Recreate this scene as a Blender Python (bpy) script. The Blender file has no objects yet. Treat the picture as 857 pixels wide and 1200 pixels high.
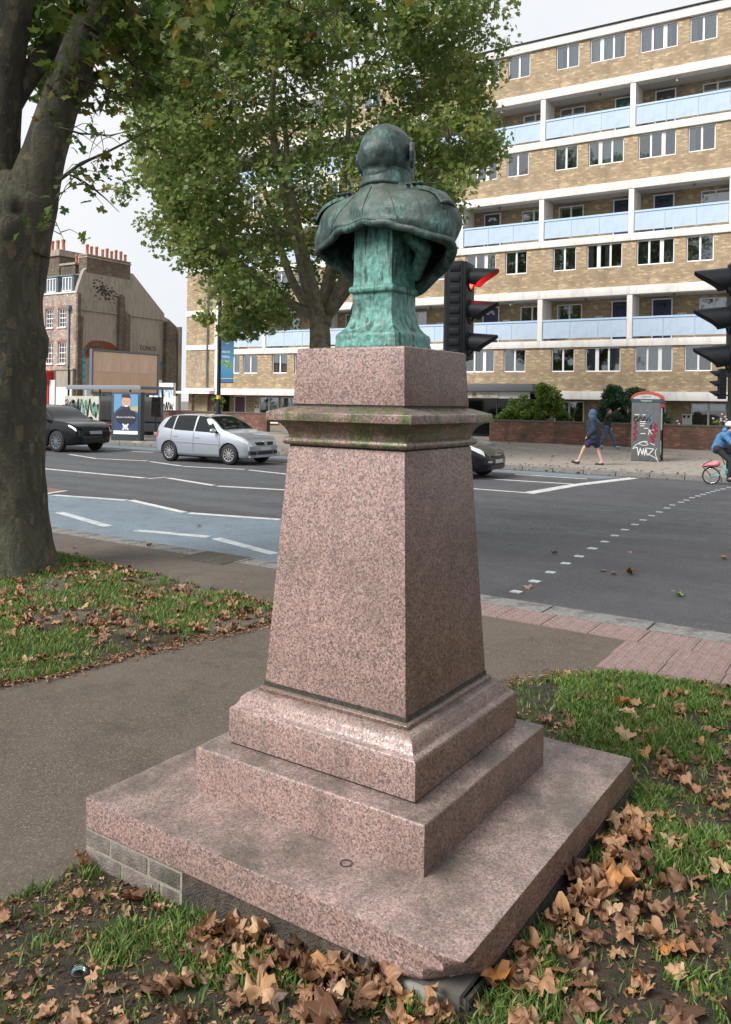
import bpy, bmesh, math, random
import numpy as np
from mathutils import Vector, Matrix, noise
sc = bpy.context.scene
C = sc.collection
rnd = random.Random(7)
R = math.radians
PI = math.pi

# ------------------------------------------------------------------ camera, world, sun, exposure
cam_d = bpy.data.cameras.new('camera')
cam = bpy.data.objects.new('camera', cam_d); C.objects.link(cam); sc.camera = cam
cam_d.sensor_fit = 'VERTICAL'; cam_d.sensor_height = 36.0
cam_d.lens = 967.98 / 1200 * 36
cam_d.shift_x = 9.3 / 1200; cam_d.shift_y = -129.06 / 1200
cam_d.clip_start = .05; cam_d.clip_end = 2000
pit, rol = R(.0784), R(.926)
fw = Vector((0, math.cos(pit), -math.sin(pit))); rr = Vector((1, 0, 0)); uu = Vector((0, math.sin(pit), math.cos(pit)))
r2 = math.cos(rol)*rr + math.sin(rol)*uu; u2 = -math.sin(rol)*rr + math.cos(rol)*uu
cam.matrix_world = Matrix(((r2.x, u2.x, -fw.x, 0), (r2.y, u2.y, -fw.y, 0), (r2.z, u2.z, -fw.z, 1.75), (0, 0, 0, 1)))

SUN_EL, SUN_AZ = R(44), R(238)      # from behind the camera, to its left, through thin cloud
w = bpy.data.worlds.new('World'); sc.world = w; w.use_nodes = True
nt = w.node_tree; nt.nodes.clear()
sky = nt.nodes.new('ShaderNodeTexSky'); sky.sky_type = 'NISHITA'; sky.sun_disc = False
sky.sun_elevation = SUN_EL; sky.sun_rotation = SUN_AZ; sky.dust_density = 4
tc = nt.nodes.new('ShaderNodeTexCoord'); cl = nt.nodes.new('ShaderNodeTexNoise')
cl.inputs['Scale'].default_value = 2.2; cl.inputs['Detail'].default_value = 6
cr = nt.nodes.new('ShaderNodeValToRGB')
cr.color_ramp.elements[0].position = .3; cr.color_ramp.elements[0].color = (8.9, 9.2, 9.7, 1)
cr.color_ramp.elements[1].position = .7; cr.color_ramp.elements[1].color = (10.3, 10.35, 10.5, 1)
mx = nt.nodes.new('ShaderNodeMix'); mx.data_type = 'RGBA'; mx.inputs[0].default_value = .93
bg = nt.nodes.new('ShaderNodeBackground'); bg.inputs['Strength'].default_value = .079
wo = nt.nodes.new('ShaderNodeOutputWorld')
nt.links.new(tc.outputs['Generated'], cl.inputs['Vector']); nt.links.new(cl.outputs['Fac'], cr.inputs[0])
nt.links.new(sky.outputs[0], mx.inputs[6]); nt.links.new(cr.outputs[0], mx.inputs[7])
nt.links.new(mx.outputs[2], bg.inputs['Color']); nt.links.new(bg.outputs[0], wo.inputs[0])
sd = bpy.data.lights.new('sun', 'SUN'); sd.energy = 4.1; sd.angle = R(28); sd.color = (1, .965, .92)
sun = bpy.data.objects.new('sun', sd); C.objects.link(sun)
# sky sun_rotation is measured clockwise from +Y
sv = Vector((math.sin(SUN_AZ)*math.cos(SUN_EL), math.cos(SUN_AZ)*math.cos(SUN_EL), math.sin(SUN_EL)))
sun.rotation_euler = sv.to_track_quat('Z', 'Y').to_euler()
sc.view_settings.view_transform = 'Standard'; sc.view_settings.look = 'None'
sc.view_settings.exposure = .36; sc.view_settings.gamma = 1
sc.render.engine = 'CYCLES'
sc.cycles.max_bounces = 6; sc.cycles.transparent_max_bounces = 8

# ------------------------------------------------------------------ frames
BY = R(-32.2395)                     # road frame: x runs along the road to the right, y away from the camera
EX = Vector((math.cos(BY), math.sin(BY), 0)); EY = Vector((-math.sin(BY), math.cos(BY), 0))
def FR(a, t, z=0): return EX*a + EY*t + Vector((0, 0, z))
def toAT(x, y): return x*EX.x + y*EX.y, x*EY.x + y*EY.y
ROAD, PAVE = -.25, -.13
def kerb_t(a): return 7.45 - .03*(a + 1)
FKT = 23.62
PED = Vector((.108, 3.568, 0)); PYAW = R(55.827)
PA = Vector((math.cos(PYAW), math.sin(PYAW), 0)); PB = Vector((-math.sin(PYAW), math.cos(PYAW), 0))
def sstep(x, a, b):
    t = min(1, max(0, (x-a)/(b-a))); return t*t*(3-2*t)
def gh(x, y):                        # height of the near ground
    a, t = toAT(x, y)
    z = -.14 + .01*sstep(t, 5.2, 7.0)
    d = Vector((x, y, 0)) - PED
    u, v = d.dot(PA), d.dot(PB)
    right = sstep(-v, -.75, .95) * (1 - sstep(abs(d.length), 1.9, 3.6)) * (1-.5*sstep(u, .5, 1.2))
    z += .085*right
    return z

# ------------------------------------------------------------------ materials
MATS = {}
def mat(name, col=(.5, .5, .5), rough=.7, metal=0, spec=.5, emit=None, estr=0, alpha=1, **kw):
    if name in MATS: return MATS[name]
    m = bpy.data.materials.new(name); m.use_nodes = True
    b = m.node_tree.nodes['Principled BSDF']
    b.inputs['Base Color'].default_value = (*col, 1); b.inputs['Roughness'].default_value = rough
    b.inputs['Metallic'].default_value = metal; b.inputs['Specular IOR Level'].default_value = spec
    if emit: b.inputs['Emission Color'].default_value = (*emit, 1); b.inputs['Emission Strength'].default_value = estr
    if kw.get('coat'): b.inputs['Coat Weight'].default_value = kw['coat']; b.inputs['Coat Roughness'].default_value = .05
    MATS[name] = m
    return m
class NT:
    def __init__(s, m): s.m = m; s.t = m.node_tree; s.b = s.t.nodes['Principled BSDF']; s.co = None
    def n(s, ty, **kw):
        x = s.t.nodes.new(ty)
        for k, v in kw.items():
            if hasattr(x, k): setattr(x, k, v)
            else: x.inputs[k.replace('_', ' ')].default_value = v
        return x
    def l(s, a, b): s.t.links.new(a, b); return b
    def obj(s):
        if not s.co: s.co = s.n('ShaderNodeTexCoord').outputs['Object']
        return s.co
    def geo(s): return s.n('ShaderNodeNewGeometry')
    def scale(s, sx, sy, sz, src=None):
        m = s.n('ShaderNodeMapping'); m.inputs['Scale'].default_value = (sx, sy, sz); s.l(src or s.obj(), m.inputs['Vector']); return m.outputs[0]
    def noise(s, sc_, det=4, vec=None, rough=.55, dist=0):
        x = s.n('ShaderNodeTexNoise'); x.inputs['Scale'].default_value = sc_; x.inputs['Detail'].default_value = det
        x.inputs['Roughness'].default_value = rough; x.inputs['Distortion'].default_value = dist
        s.l(vec or s.obj(), x.inputs['Vector']); return x.outputs['Fac']
    def vor(s, sc_, vec=None, out='Color', feat='F1'):
        x = s.n('ShaderNodeTexVoronoi', feature=feat); x.inputs['Scale'].default_value = sc_
        s.l(vec or s.obj(), x.inputs['Vector']); return x.outputs[out]
    def ramp(s, f, stops, interp='LINEAR'):
        x = s.n('ShaderNodeValToRGB'); e = x.color_ramp.elements; x.color_ramp.interpolation = interp
        while len(e) < len(stops): e.new(.5)
        for i, (p, c) in enumerate(stops):
            e[i].position = p; e[i].color = (*c, 1) if len(c) == 3 else c
        s.l(f, x.inputs[0]); return x.outputs[0]
    def ms(s, f, a, b): return s.ramp(f, [(a, (0, 0, 0)), (b, (1, 1, 1))])
    def mix(s, f, a, b, mode='MIX'):
        x = s.n('ShaderNodeMix', data_type='RGBA', blend_type=mode)
        for i, v in ((0, f), (6, a), (7, b)):
            if isinstance(v, (int, float)): x.inputs[i].default_value = v
            elif isinstance(v, tuple): x.inputs[i].default_value = (*v, 1)
            else: s.l(v, x.inputs[i])
        return x.outputs[2]
    def math(s, op, a, b=0):
        x = s.n('ShaderNodeMath', operation=op)
        for i, v in ((0, a), (1, b)):
            if isinstance(v, (int, float)): x.inputs[i].default_value = v
            else: s.l(v, x.inputs[i])
        return x.outputs[0]
    def xyz(s, src=None):
        x = s.n('ShaderNodeSeparateXYZ'); s.l(src or s.obj(), x.inputs[0]); return x.outputs
    def comb(s, a, b, c=0):
        x = s.n('ShaderNodeCombineXYZ')
        for i, v in enumerate((a, b, c)):
            if isinstance(v, (int, float)): x.inputs[i].default_value = v
            else: s.l(v, x.inputs[i])
        return x.outputs[0]
    def col(s, c): s.l(c, s.b.inputs['Base Color'])
    def rough(s, c): s.l(c, s.b.inputs['Roughness'])
    def bump(s, h, st=.3, d=.01):
        x = s.n('ShaderNodeBump'); x.inputs['Strength'].default_value = st; x.inputs['Distance'].default_value = d
        s.l(h, x.inputs['Height']); s.l(x.outputs[0], s.b.inputs['Normal'])

def noisy(name, c1, c2, sc_=8, rough=.85, bump=.2, bd=.004, c3=None, **kw):
    if name in MATS: return MATS[name]
    m = mat(name, c1, rough, **kw); N = NT(m)
    f = N.noise(sc_, 6)
    c = N.mix(N.ms(f, .35, .65), c1, c2)
    if c3: c = N.mix(N.math('MULTIPLY', N.ms(N.noise(sc_*.17, 5), .52, .68), .8), c, c3)
    N.col(c); N.bump(N.noise(sc_*6, 4), bump, bd)
    return m

def granite(name, grime_shade):
    m = mat(name, rough=.5); N = NT(m)
    v = N.vor(150); g = N.xyz(v)
    warp = N.noise(75, 3)
    base = N.ramp(g[0], [(0, (.02, .018, .02)), (.2, (.055, .048, .05)), (.27, (.17, .105, .09)), (.5, (.29, .172, .146)), (.8, (.38, .245, .212)), (1, (.40, .34, .32))])
    v2 = N.xyz(N.vor(380)); fine = N.ramp(v2[1], [(0, (.05, .045, .045)), (.25, (.26, .17, .145)), (.7, (.42, .28, .25)), (1, (.52, .42, .39))])
    c = N.mix(.4, base, fine)
    c = N.mix(N.math('MULTIPLY', N.ms(warp, .52, .66), .55), c, (.10, .085, .085))
    # weathering: broad dirt, darker films, and a tint with painted shade
    d = N.noise(2.6, 8, rough=.65); d2 = N.noise(9, 6, rough=.7)
    c = N.mix(N.math('MULTIPLY', N.ms(d, .48, .72), .50), c, (.085, .072, .055))
    if grime_shade: c = N.mix(grime_shade, c, N.mix(N.ms(d2, .3, .7), (.26, .21, .155), (.52, .43, .335)), 'MULTIPLY')
    # soot films settle on ledges
    nz = N.xyz(N.geo().outputs['Normal'])[2]
    up = N.math('MULTIPLY', N.ms(nz, .6, .95), N.math('MULTIPLY', N.ms(N.noise(3.3, 9, rough=.72), .40, .62), .80))
    c = N.mix(up, N.mix(N.math('MULTIPLY', N.ms(nz, .6, .95), .16), c, (.30, .27, .255)), (.06, .055, .045))
    x_ = N.xyz(); stk = N.noise(1, 6, N.comb(N.math('MULTIPLY', x_[0], 9), N.math('MULTIPLY', x_[1], 9), N.math('MULTIPLY', x_[2], .8)), .6)
    c = N.mix(N.math('MULTIPLY', N.ms(stk, .54, .7), .28), c, (.075, .062, .05))
    c = N.mix(N.math('MULTIPLY', N.ms(N.noise(28, 5, rough=.7), .62, .70), .5), c, (.05, .045, .035))
    N.col(c); N.rough(N.ramp(g[1], [(0, (.22,)*3), (1, (.62,)*3)]))
    N.bump(N.math('ADD', N.noise(150, 2), N.math('MULTIPLY', N.noise(12, 4), 1.5)), .25, .004)
    return m
G_PINK = granite('granite pink', 0); G_GRIMESHADE = granite('granite grimy shaded', .74)  # second copy is dirtier, with the unlit side's darkness in its colour
def mossy():
    m = granite('granite mossy', .35).copy(); m.name = 'granite with moss'; MATS['granite with moss'] = m
    m2 = m; t = m2.node_tree; N = NT(m2)
    old = N.b.inputs['Base Color'].links[0].from_socket
    x = N.xyz()
    vec = N.comb(N.math('MULTIPLY', x[0], 14), N.math('MULTIPLY', x[1], 14), N.math('MULTIPLY', x[2], 3.5))
    f = N.noise(1.0, 6, vec, .7)
    green = N.mix(N.ms(N.noise(70, 3), .4, .6), (.028, .055, .012), (.10, .15, .03))
    k = N.math('MULTIPLY', N.ms(f, .46, .6), .85)
    c = N.mix(k, old, green)
    c = N.mix(N.math('MULTIPLY', N.ms(N.noise(5, 5), .5, .7), .6), c, (.035, .032, .028))
    N.col(c); return m
G_MOSS = mossy()
JOINT = noisy('dark joint', (.018, .018, .015), (.055, .05, .04), 40)

def bronze(name, teal, top):
    m = mat(name, rough=.55, metal=.25); N = NT(m)
    x = N.xyz(); n = N.xyz(N.geo().outputs['Normal'])
    vec = N.comb(N.math('MULTIPLY', x[0], 22), N.math('MULTIPLY', x[1], 22), N.math('MULTIPLY', x[2], 4))
    st = N.noise(1, 7, vec, .65); bl = N.noise(13, 7, rough=.7)
    dark = N.mix(N.ms(N.noise(30, 5), .35, .65), (.017, .032, .030), (.045, .080, .073))
    tq = N.mix(N.ms(N.noise(45, 4), .35, .65), (.06, .19, .16), (.15, .36, .31))
    f = N.math('ADD', N.math('MULTIPLY', st, .5), N.math('MULTIPLY', bl, .5))
    c = N.mix(N.ms(f, .60-teal*.3, .70-teal*.24), dark, tq)
    c = N.mix(N.math('MULTIPLY', N.ms(st, .545, .61), .85), c, (.012, .022, .02))
    c = N.mix(N.math('MULTIPLY', N.ms(n[2], .1, .8), top), c, (.085, .095, .078))
    N.col(c); N.rough(N.ramp(bl, [(.3, (.38,)*3), (.7, (.75,)*3)]))
    N.bump(N.math('ADD', N.noise(55, 5, rough=.7), N.math('MULTIPLY', N.noise(14, 4), 1.2)), .5, .006)
    return m
BR_BODY = bronze('weathered bronze', .33, .65); BR_SOC = bronze('verdigris bronze', .74, .2); BR_HEAD = bronze('bronze head', .26, .4)

def bricks(name, c1, c2, mortar, bw=.225, bh=.075, dirt=(.06, .05, .04), df=.35, bd=.008, dsc=.5, third=None):
    m = mat(name, c1, .9); N = NT(m); x = N.xyz()
    nrm = N.xyz(N.geo().outputs['Normal'])
    vec = N.comb(N.math('ADD', x[0], x[1]), x[2])
    b = N.n('ShaderNodeTexBrick'); N.l(vec, b.inputs['Vector'])
    b.inputs['Scale'].default_value = 1; b.inputs['Brick Width'].default_value = bw; b.inputs['Row Height'].default_value = bh
    b.inputs['Mortar Size'].default_value = .007; b.inputs['Mortar Smooth'].default_value = .2
    b.inputs['Color1'].default_value = (*c1, 1); b.inputs['Color2'].default_value = (*c2, 1); b.inputs['Mortar'].default_value = (*mortar, 1)
    c = b.outputs['Color']
    cell = N.xyz(N.vor(1, N.comb(N.math('MULTIPLY', N.math('ADD', x[0], x[1]), 1/bw), N.math('MULTIPLY', x[2], 1/bh))))
    c = N.mix(N.math('MULTIPLY', cell[0], .5), c, third or tuple(v*.55 for v in c1))
    c = N.mix(N.math('MULTIPLY', N.ms(cell[1], .8, .9), .6), c, tuple(min(1, v*1.5) for v in c2))
    c = N.mix(N.math('MULTIPLY', N.ms(N.noise(dsc, 8, rough=.65), .48, .7), df), c, dirt)
    st = N.noise(1, 6, N.comb(N.math('MULTIPLY', x[0], 1.7), N.math('MULTIPLY', x[1], 1.7), N.math('MULTIPLY', x[2], .25)))
    c = N.mix(N.math('MULTIPLY', N.ms(st, .52, .66), df*.8), c, dirt)
    N.col(c); N.bump(N.math('SUBTRACT', 1, b.outputs['Fac']), .6, bd)
    return m
def tarmac(name, c1, c2, sp, sc_=260, patch=None, rough=.85, wet=0):
    m = mat(name, c1, rough); N = NT(m)
    g = N.xyz(N.vor(sc_)); c = N.ramp(g[0], [(0, c1), (.6, c2), (.86, c2), (.93, sp)])
    if patch:
        c = N.mix(N.math('MULTIPLY', N.ms(N.noise(.9, 7, rough=.65), .42, .66), .6), c, patch)
        c = N.mix(N.math('MULTIPLY', N.ms(N.noise(3.1, 6, rough=.7), .5, .7), .4), c, tuple(v*.5 for v in c1))
    if name == 'asphalt':
        x = N.xyz(); st = N.noise(1, 5, N.comb(N.math('MULTIPLY', x[0], .07), N.math('MULTIPLY', x[1], 1.5)), .6); c = N.mix(N.math('MULTIPLY', N.ms(st, .42, .62), .45), c, (.035, .036, .039))
        pt_ = N.xyz(N.vor(.16, N.scale(.6, 1.4, 1))); c = N.mix(N.math('MULTIPLY', N.ms(pt_[0], .80, .81), .45), c, (.038, .038, .042))
    N.col(c); N.bump(g[0], .35, .004)
    return m
def concrete(name, c, stain=(.25, .24, .22), k=.5, sc_=1.5):
    m = mat(name, c, .85); N = NT(m); x = N.xyz()
    st = N.noise(1, 7, N.comb(N.math('MULTIPLY', x[0], 5), N.math('MULTIPLY', x[1], 5), N.math('MULTIPLY', x[2], .7)), .65)
    cc = N.mix(N.math('MULTIPLY', N.ms(st, .46, .7), k), c, stain)
    cc = N.mix(N.math('MULTIPLY', N.ms(N.noise(sc_, 7, rough=.7), .5, .72), k), cc, tuple(v*.8 for v in stain))
    N.col(cc); N.bump(N.noise(30, 4), .12, .004); return m
def bark():
    m = mat('plane bark', rough=.9); N = NT(m)
    p = N.vor(15, N.scale(1, 1, .6, N.obj())); f = N.noise(5, 7, N.scale(1, 1, .4), .65, 1.2)
    c = N.ramp(f, [(.25, (.028, .026, .018)), (.45, (.062, .057, .038)), (.6, (.105, .096, .064)), (.75, (.16, .14, .085))])
    c = N.mix(N.math('MULTIPLY', N.ms(N.xyz(p)[0], .93, .97), .5), c, (.24, .185, .09))
    c = N.mix(N.math('MULTIPLY', N.ms(N.noise(1.2, 5), .45, .65), .35), c, (.04, .065, .03))
    c = N.mix(N.math('MULTIPLY', N.ms(N.noise(34, 6, rough=.75), .5, .66), .38), c, (.03, .032, .02))
    c = N.mix(N.math('MULTIPLY', N.ms(N.noise(17, 3), .64, .68), .5), c, (.20, .17, .10))
    N.col(c); N.bump(N.math('ADD', N.math('MULTIPLY', f, 2), N.noise(20, 7, rough=.75)), 1, .05); return m
BARK = bark()
BARK2 = noisy('distant bark', (.10, .09, .06), (.20, .18, .12), 5, .9, .5, .02)

def leafmat(name, stops, trans=.3, rough=.55, objrand=True):
    m = mat(name, rough=rough); N = NT(m)
    at = N.n('ShaderNodeAttribute', attribute_name='rnd'); f = at.outputs['Fac']
    if objrand:
        oi = N.n('ShaderNodeObjectInfo'); f = N.math('FRACT', N.math('ADD', f, oi.outputs['Random']))
    c = N.ramp(f, stops)
    c = N.mix(N.math('MULTIPLY', N.ms(N.noise(60, 4), .45, .7), .3), c, tuple(v*.4 for v in stops[0][1]))
    N.col(c)
    tr = N.n('ShaderNodeBsdfTranslucent'); N.l(c, tr.inputs[0]); mxs = N.n('ShaderNodeMixShader'); mxs.inputs[0].default_value = trans
    out = N.t.nodes['Material Output']; N.l(N.b.outputs[0], mxs.inputs[1]); N.l(tr.outputs[0], mxs.inputs[2]); N.l(mxs.outputs[0], out.inputs[0])
    return m
L_FALL = leafmat('fallen leaf', [(0, (.06, .028, .013)), (.18, (.15, .07, .034)), (.42, (.27, .135, .065)), (.62, (.36, .205, .11)), (.76, (.11, .055, .03)), (.88, (.44, .29, .165)), (1, (.38, .155, .04))], .12)
L_GRNFALL = leafmat('fallen green leaf', [(0, (.13, .19, .06)), (1, (.22, .26, .11))], .15)
L_YEL = leafmat('fallen yellow leaf', [(0, (.40, .26, .05)), (1, (.42, .20, .05))], .15)
L_NEAR = leafmat('plane leaf', [(0, (.045, .09, .015)), (.5, (.075, .13, .022)), (.8, (.13, .175, .03)), (.93, (.24, .21, .04)), (1, (.20, .08, .025))], .5)
L_FAR = leafmat('far plane leaf', [(0, (.07, .12, .03)), (.4, (.15, .22, .055)), (.75, (.23, .30, .075)), (.93, (.38, .39, .11)), (1, (.48, .38, .10))], .52)
L_SHRUB = leafmat('light shrub leaf', [(0, (.09, .17, .025)), (1, (.22, .32, .06))], .4)
L_CON = leafmat('dark shrub leaf', [(0, (.015, .055, .022)), (1, (.045, .13, .05))], .2)
GRASS = leafmat('grass blade', [(0, (.05, .12, .016)), (.5, (.10, .21, .028)), (.8, (.15, .26, .045)), (1, (.30, .27, .11))], .3, .6)

SOIL = noisy('soil', (.022, .016, .011), (.060, .042, .027), 18, .95, .9, .03, (.04, .06, .018))
ROADM = tarmac('asphalt', (.024, .026, .030), (.074, .077, .085), (.19, .19, .20), 100, (.092, .096, .104))
PATHM = tarmac('brown path tarmac', (.040, .032, .025), (.088, .070, .054), (.165, .138, .108), 170, (.112, .092, .073))
BLUE = tarmac('blue cycle lane', (.095, .128, .155), (.145, .19, .225), (.24, .28, .32), 110, (.10, .125, .145))
PAINT = concrete('road paint', (.52, .52, .50), (.2, .2, .2), .55, 6)
PAINTF = concrete('worn road paint', (.42, .45, .46), (.17, .19, .2), .7, 6)
KERB = noisy('kerb granite', (.12, .12, .115), (.20, .195, .185), 25, .85, .3, .004, (.07, .065, .055))
SLABM = noisy('paving slab', (.20, .175, .15), (.28, .25, .22), 6, .9, .2, .004, (.13, .11, .09))
PAVEM = bricks('far paving', (.23, .205, .18), (.27, .24, .21), (.10, .09, .08), .75, .6)
TACT = noisy('tactile paving', (.17, .115, .105), (.22, .155, .145), 14, .85, .2, .003, (.12, .09, .08))
B_EST = bricks('yellow stock brick', (.37, .275, .165), (.46, .36, .225), (.35, .30, .24), dirt=(.17, .13, .09), df=.45, third=(.22, .15, .09))
B_WALL = bricks('red brown brick', (.16, .075, .052), (.21, .105, .072), (.12, .10, .085), dirt=(.035, .038, .028), df=.7, dsc=.9)
B_VIC = bricks('old stock brick', (.40, .30, .25), (.47, .37, .31), (.33, .29, .25), dirt=(.09, .07, .055), df=.5)
B_DARK = bricks('sooty brick', (.13, .10, .075), (.18, .14, .10), (.10, .085, .07), dirt=(.04, .035, .03), df=.6)
RENDER = concrete('old cement render', (.33, .285, .235), (.17, .15, .125), .7, .35)
WHITEC = concrete('white painted concrete', (.74, .72, .69), (.42, .39, .36), .42, .8)
WHITEP = mat('white window frame', (.78, .78, .78), .4)
BALC = concrete('pale blue balcony panel', (.45, .55, .68), (.33, .43, .54), .35, 2)
BALR = mat('blue handrail', (.40, .55, .72), .5)
ROOM = mat('dark room', (.03, .032, .035), .9); SOFF = mat('soffit', (.42, .42, .41), .8)
BLACKP = mat('black paint', (.010, .012, .014), .45, 0, .3); BLACKM = mat('black plastic', (.006, .008, .011), .5, 0, .2)
GREYM = mat('grey metal', (.16, .18, .20), .4, .4); RUBBER = mat('rubber', (.012, .012, .013), .8)
CHROME = mat('bright metal', (.6, .6, .62), .2, .9); SILVER = mat('silver car paint', (.40, .44, .50), .3, .55, coat=.8)
BLACKCAR = mat('black car paint', (.004, .005, .006), .25, 0, .3, coat=.35); SKIN = mat('skin', (.50, .30, .22), .6)
def glassm(name, tint, f):
    m = mat(name, tint, .04); N = NT(m)
    tr = N.n('ShaderNodeBsdfTransparent'); tr.inputs[0].default_value = (*tint, 1); gl = N.n('ShaderNodeBsdfGlossy'); gl.inputs['Roughness'].default_value = .03
    gl.inputs[0].default_value = (.9, .93, .97, 1)
    fr = N.n('ShaderNodeFresnel'); fr.inputs[0].default_value = 1.5
    k = N.math('ADD', N.math('MULTIPLY', fr.outputs[0], 1.5), f)
    mxs = N.n('ShaderNodeMixShader'); N.l(k, mxs.inputs[0]); N.l(tr.outputs[0], mxs.inputs[1]); N.l(gl.outputs[0], mxs.inputs[2])
    N.l(mxs.outputs[0], N.t.nodes['Material Output'].inputs[0]); return m
PANE = glassm('window glass', (.72, .78, .80), .10); CARGLASS = mat('car glass', (.008, .011, .012), .05, 0, .45)
def curtain(name, c):
    m = mat(name, c, .9); N = NT(m); x = N.xyz()
    f = N.noise(1, 3, N.comb(N.math('MULTIPLY', x[0], 26), x[1], N.math('MULTIPLY', x[2], 1.2)))
    N.col(N.mix(N.ms(f, .35, .65), c, tuple(v*.62 for v in c))); return m
CURT = [curtain('net curtain', (.74, .76, .79)), curtain('blue grey curtain', (.55, .60, .68)), curtain('brown curtain', (.22, .15, .08)), curtain('dim curtain', (.14, .17, .17))]

# ------------------------------------------------------------------ mesh building
class MB:
    def __init__(s): s.v = []; s.f = []; s.m = []
    def add(s, vs, fs, mi=0):
        o = len(s.v); s.v += [tuple(p) for p in vs]; s.f += [tuple(o+i for i in f) for f in fs]; s.m += [mi]*len(fs); return s
    def box(s, x0, x1, y0, y1, z0, z1, mi=0, M=None):
        v = [(x, y, z) for z in (z0, z1) for y in (y0, y1) for x in (x0, x1)]
        if M is not None: v = [M @ Vector(p) for p in v]
        return s.add(v, [(0, 2, 3, 1), (4, 5, 7, 6), (0, 1, 5, 4), (1, 3, 7, 5), (3, 2, 6, 7), (2, 0, 4, 6)], mi)
    def loft(s, rings, mi=0, cap=True, closed=True):
        n = len(rings[0]); vs = [p for r in rings for p in r]; fs = []
        for i in range(len(rings)-1):
            for j in range(n if closed else n-1):
                k = (j+1) % n; fs.append((i*n+j, i*n+k, (i+1)*n+k, (i+1)*n+j))
        if cap and closed: fs.append(tuple(range(n))[::-1]); fs.append(tuple((len(rings)-1)*n+j for j in range(n)))
        return s.add(vs, fs, mi)
    def sq(s, levels, mi=0, cap=True):       # square rings (half width, z)
        return s.loft([[(-h, -h, z), (h, -h, z), (h, h, z), (-h, h, z)] for h, z in levels], mi, cap)
    def prism(s, poly, y0, y1, mi=0):        # polygon in xz, from y0 to y1
        n = len(poly)
        vs = [(x, y0, z) for x, z in poly] + [(x, y1, z) for x, z in poly]
        return s.add(vs, [tuple(range(n)), tuple(range(n, 2*n))[::-1]] + [(i, i+n, (i+1) % n+n, (i+1) % n) for i in range(n)], mi)
    def slab(s, poly, z0, z1, mi=0):         # polygon in xy
        n = len(poly)
        vs = [(x, y, z0) for x, y in poly] + [(x, y, z1) for x, y in poly]
        return s.add(vs, [tuple(range(n))[::-1], tuple(range(n, 2*n))] + [(i, (i+1) % n, (i+1) % n+n, i+n) for i in range(n)], mi)
    def tube(s, pts, rad, n=10, mi=0, cap=True):
        pts = [Vector(p) for p in pts]
        if not hasattr(rad, '__len__'): rad = [rad]*len(pts)
        rings = []; up = None
        for i, p in enumerate(pts):
            d = (pts[min(i+1, len(pts)-1)] - pts[max(i-1, 0)]).normalized()
            if up is None: up = Vector((1, 0, 0)) if abs(d.x) < .8 else Vector((0, 1, 0))
            a = d.cross(up).normalized(); b = d.cross(a).normalized(); up = -b if b.length else up
            up = (up if abs(up.dot(d)) < .95 else Vector((0, 0, 1)))
            rings.append([p + rad[i]*(math.cos(t)*a + math.sin(t)*b) for t in [2*PI*k/n for k in range(n)]])
        return s.loft(rings, mi, cap)
    def lathe(s, prof, n=20, c=(0, 0, 0), axis='z', mi=0, cap=True):
        rings = []
        for r, h in prof:
            ring = []
            for k in range(n):
                t = 2*PI*k/n; u, v = r*math.cos(t), r*math.sin(t)
                p = {'z': (u, v, h), 'y': (u, h, v), 'x': (h, u, v)}[axis]
                ring.append((p[0]+c[0], p[1]+c[1], p[2]+c[2]))
            rings.append(ring)
        return s.loft(rings, mi, cap)
    def ell(s, c, r, nu=14, nv=9, mi=0):
        prof = [(max(.001, math.sin(PI*k/nv)), -math.cos(PI*k/nv)) for k in range(nv+1)]
        rings = [[(c[0]+r[0]*q*math.cos(2*PI*j/nu), c[1]+r[1]*q*math.sin(2*PI*j/nu), c[2]+r[2]*h) for j in range(nu)] for q, h in prof]
        return s.loft(rings, mi, True)
    def ribbon(s, pts, wd, y, th=.006, mi=0):   # flat stroke in xz at depth y
        for (x0, z0), (x1, z1) in zip(pts, pts[1:]):
            dx, dz = x1-x0, z1-z0; L = math.hypot(dx, dz) or 1; nx, nz = -dz/L*wd/2, dx/L*wd/2; ex, ez = dx/L*wd*.3, dz/L*wd*.3
            s.prism([(x0-nx-ex, z0-nz-ez), (x1-nx+ex, z1-nz+ez), (x1+nx+ex, z1+nz+ez), (x0+nx-ex, z0+nz-ez)], y-th, y, mi)
        return s
    def mesh(s, name, mats, smooth=False):
        me = bpy.data.meshes.new(name); me.from_pydata(s.v, [], s.f)
        for m in (mats if isinstance(mats, (list, tuple)) else [mats]): me.materials.append(m)
        if len(me.materials) > 1: me.polygons.foreach_set('material_index', s.m)
        bm = bmesh.new(); bm.from_mesh(me); bmesh.ops.recalc_face_normals(bm, faces=bm.faces); bm.to_mesh(me); bm.free()
        if smooth is True: me.shade_smooth()
        elif smooth:
            me.shade_smooth(); me.set_sharp_from_angle(angle=R(smooth))
        return me
    def build(s, name, mats, parent=None, smooth=False, loc=None, rot=None, bevel=0, label=None):
        me = s.mesh(name, mats, smooth)
        if bevel:
            bm = bmesh.new(); bm.from_mesh(me); bmesh.ops.remove_doubles(bm, verts=bm.verts, dist=1e-5)
            es = [e for e in bm.edges if len(e.link_faces) == 2 and e.calc_face_angle(0) > .5]
            bmesh.ops.bevel(bm, geom=es, offset=bevel, segments=2, affect='EDGES', profile=.6); bm.to_mesh(me); bm.free()
            me.shade_smooth(); me.set_sharp_from_angle(angle=R(40))
        return link(name, me, parent, loc, rot, label)
def link(name, me, parent=None, loc=None, rot=None, label=None):
    o = bpy.data.objects.new(name, me); C.objects.link(o)
    if parent: o.parent = parent
    if loc is not None: o.location = loc
    if rot is not None: o.rotation_euler = rot
    if label: o['label'] = label
    return o
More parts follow.
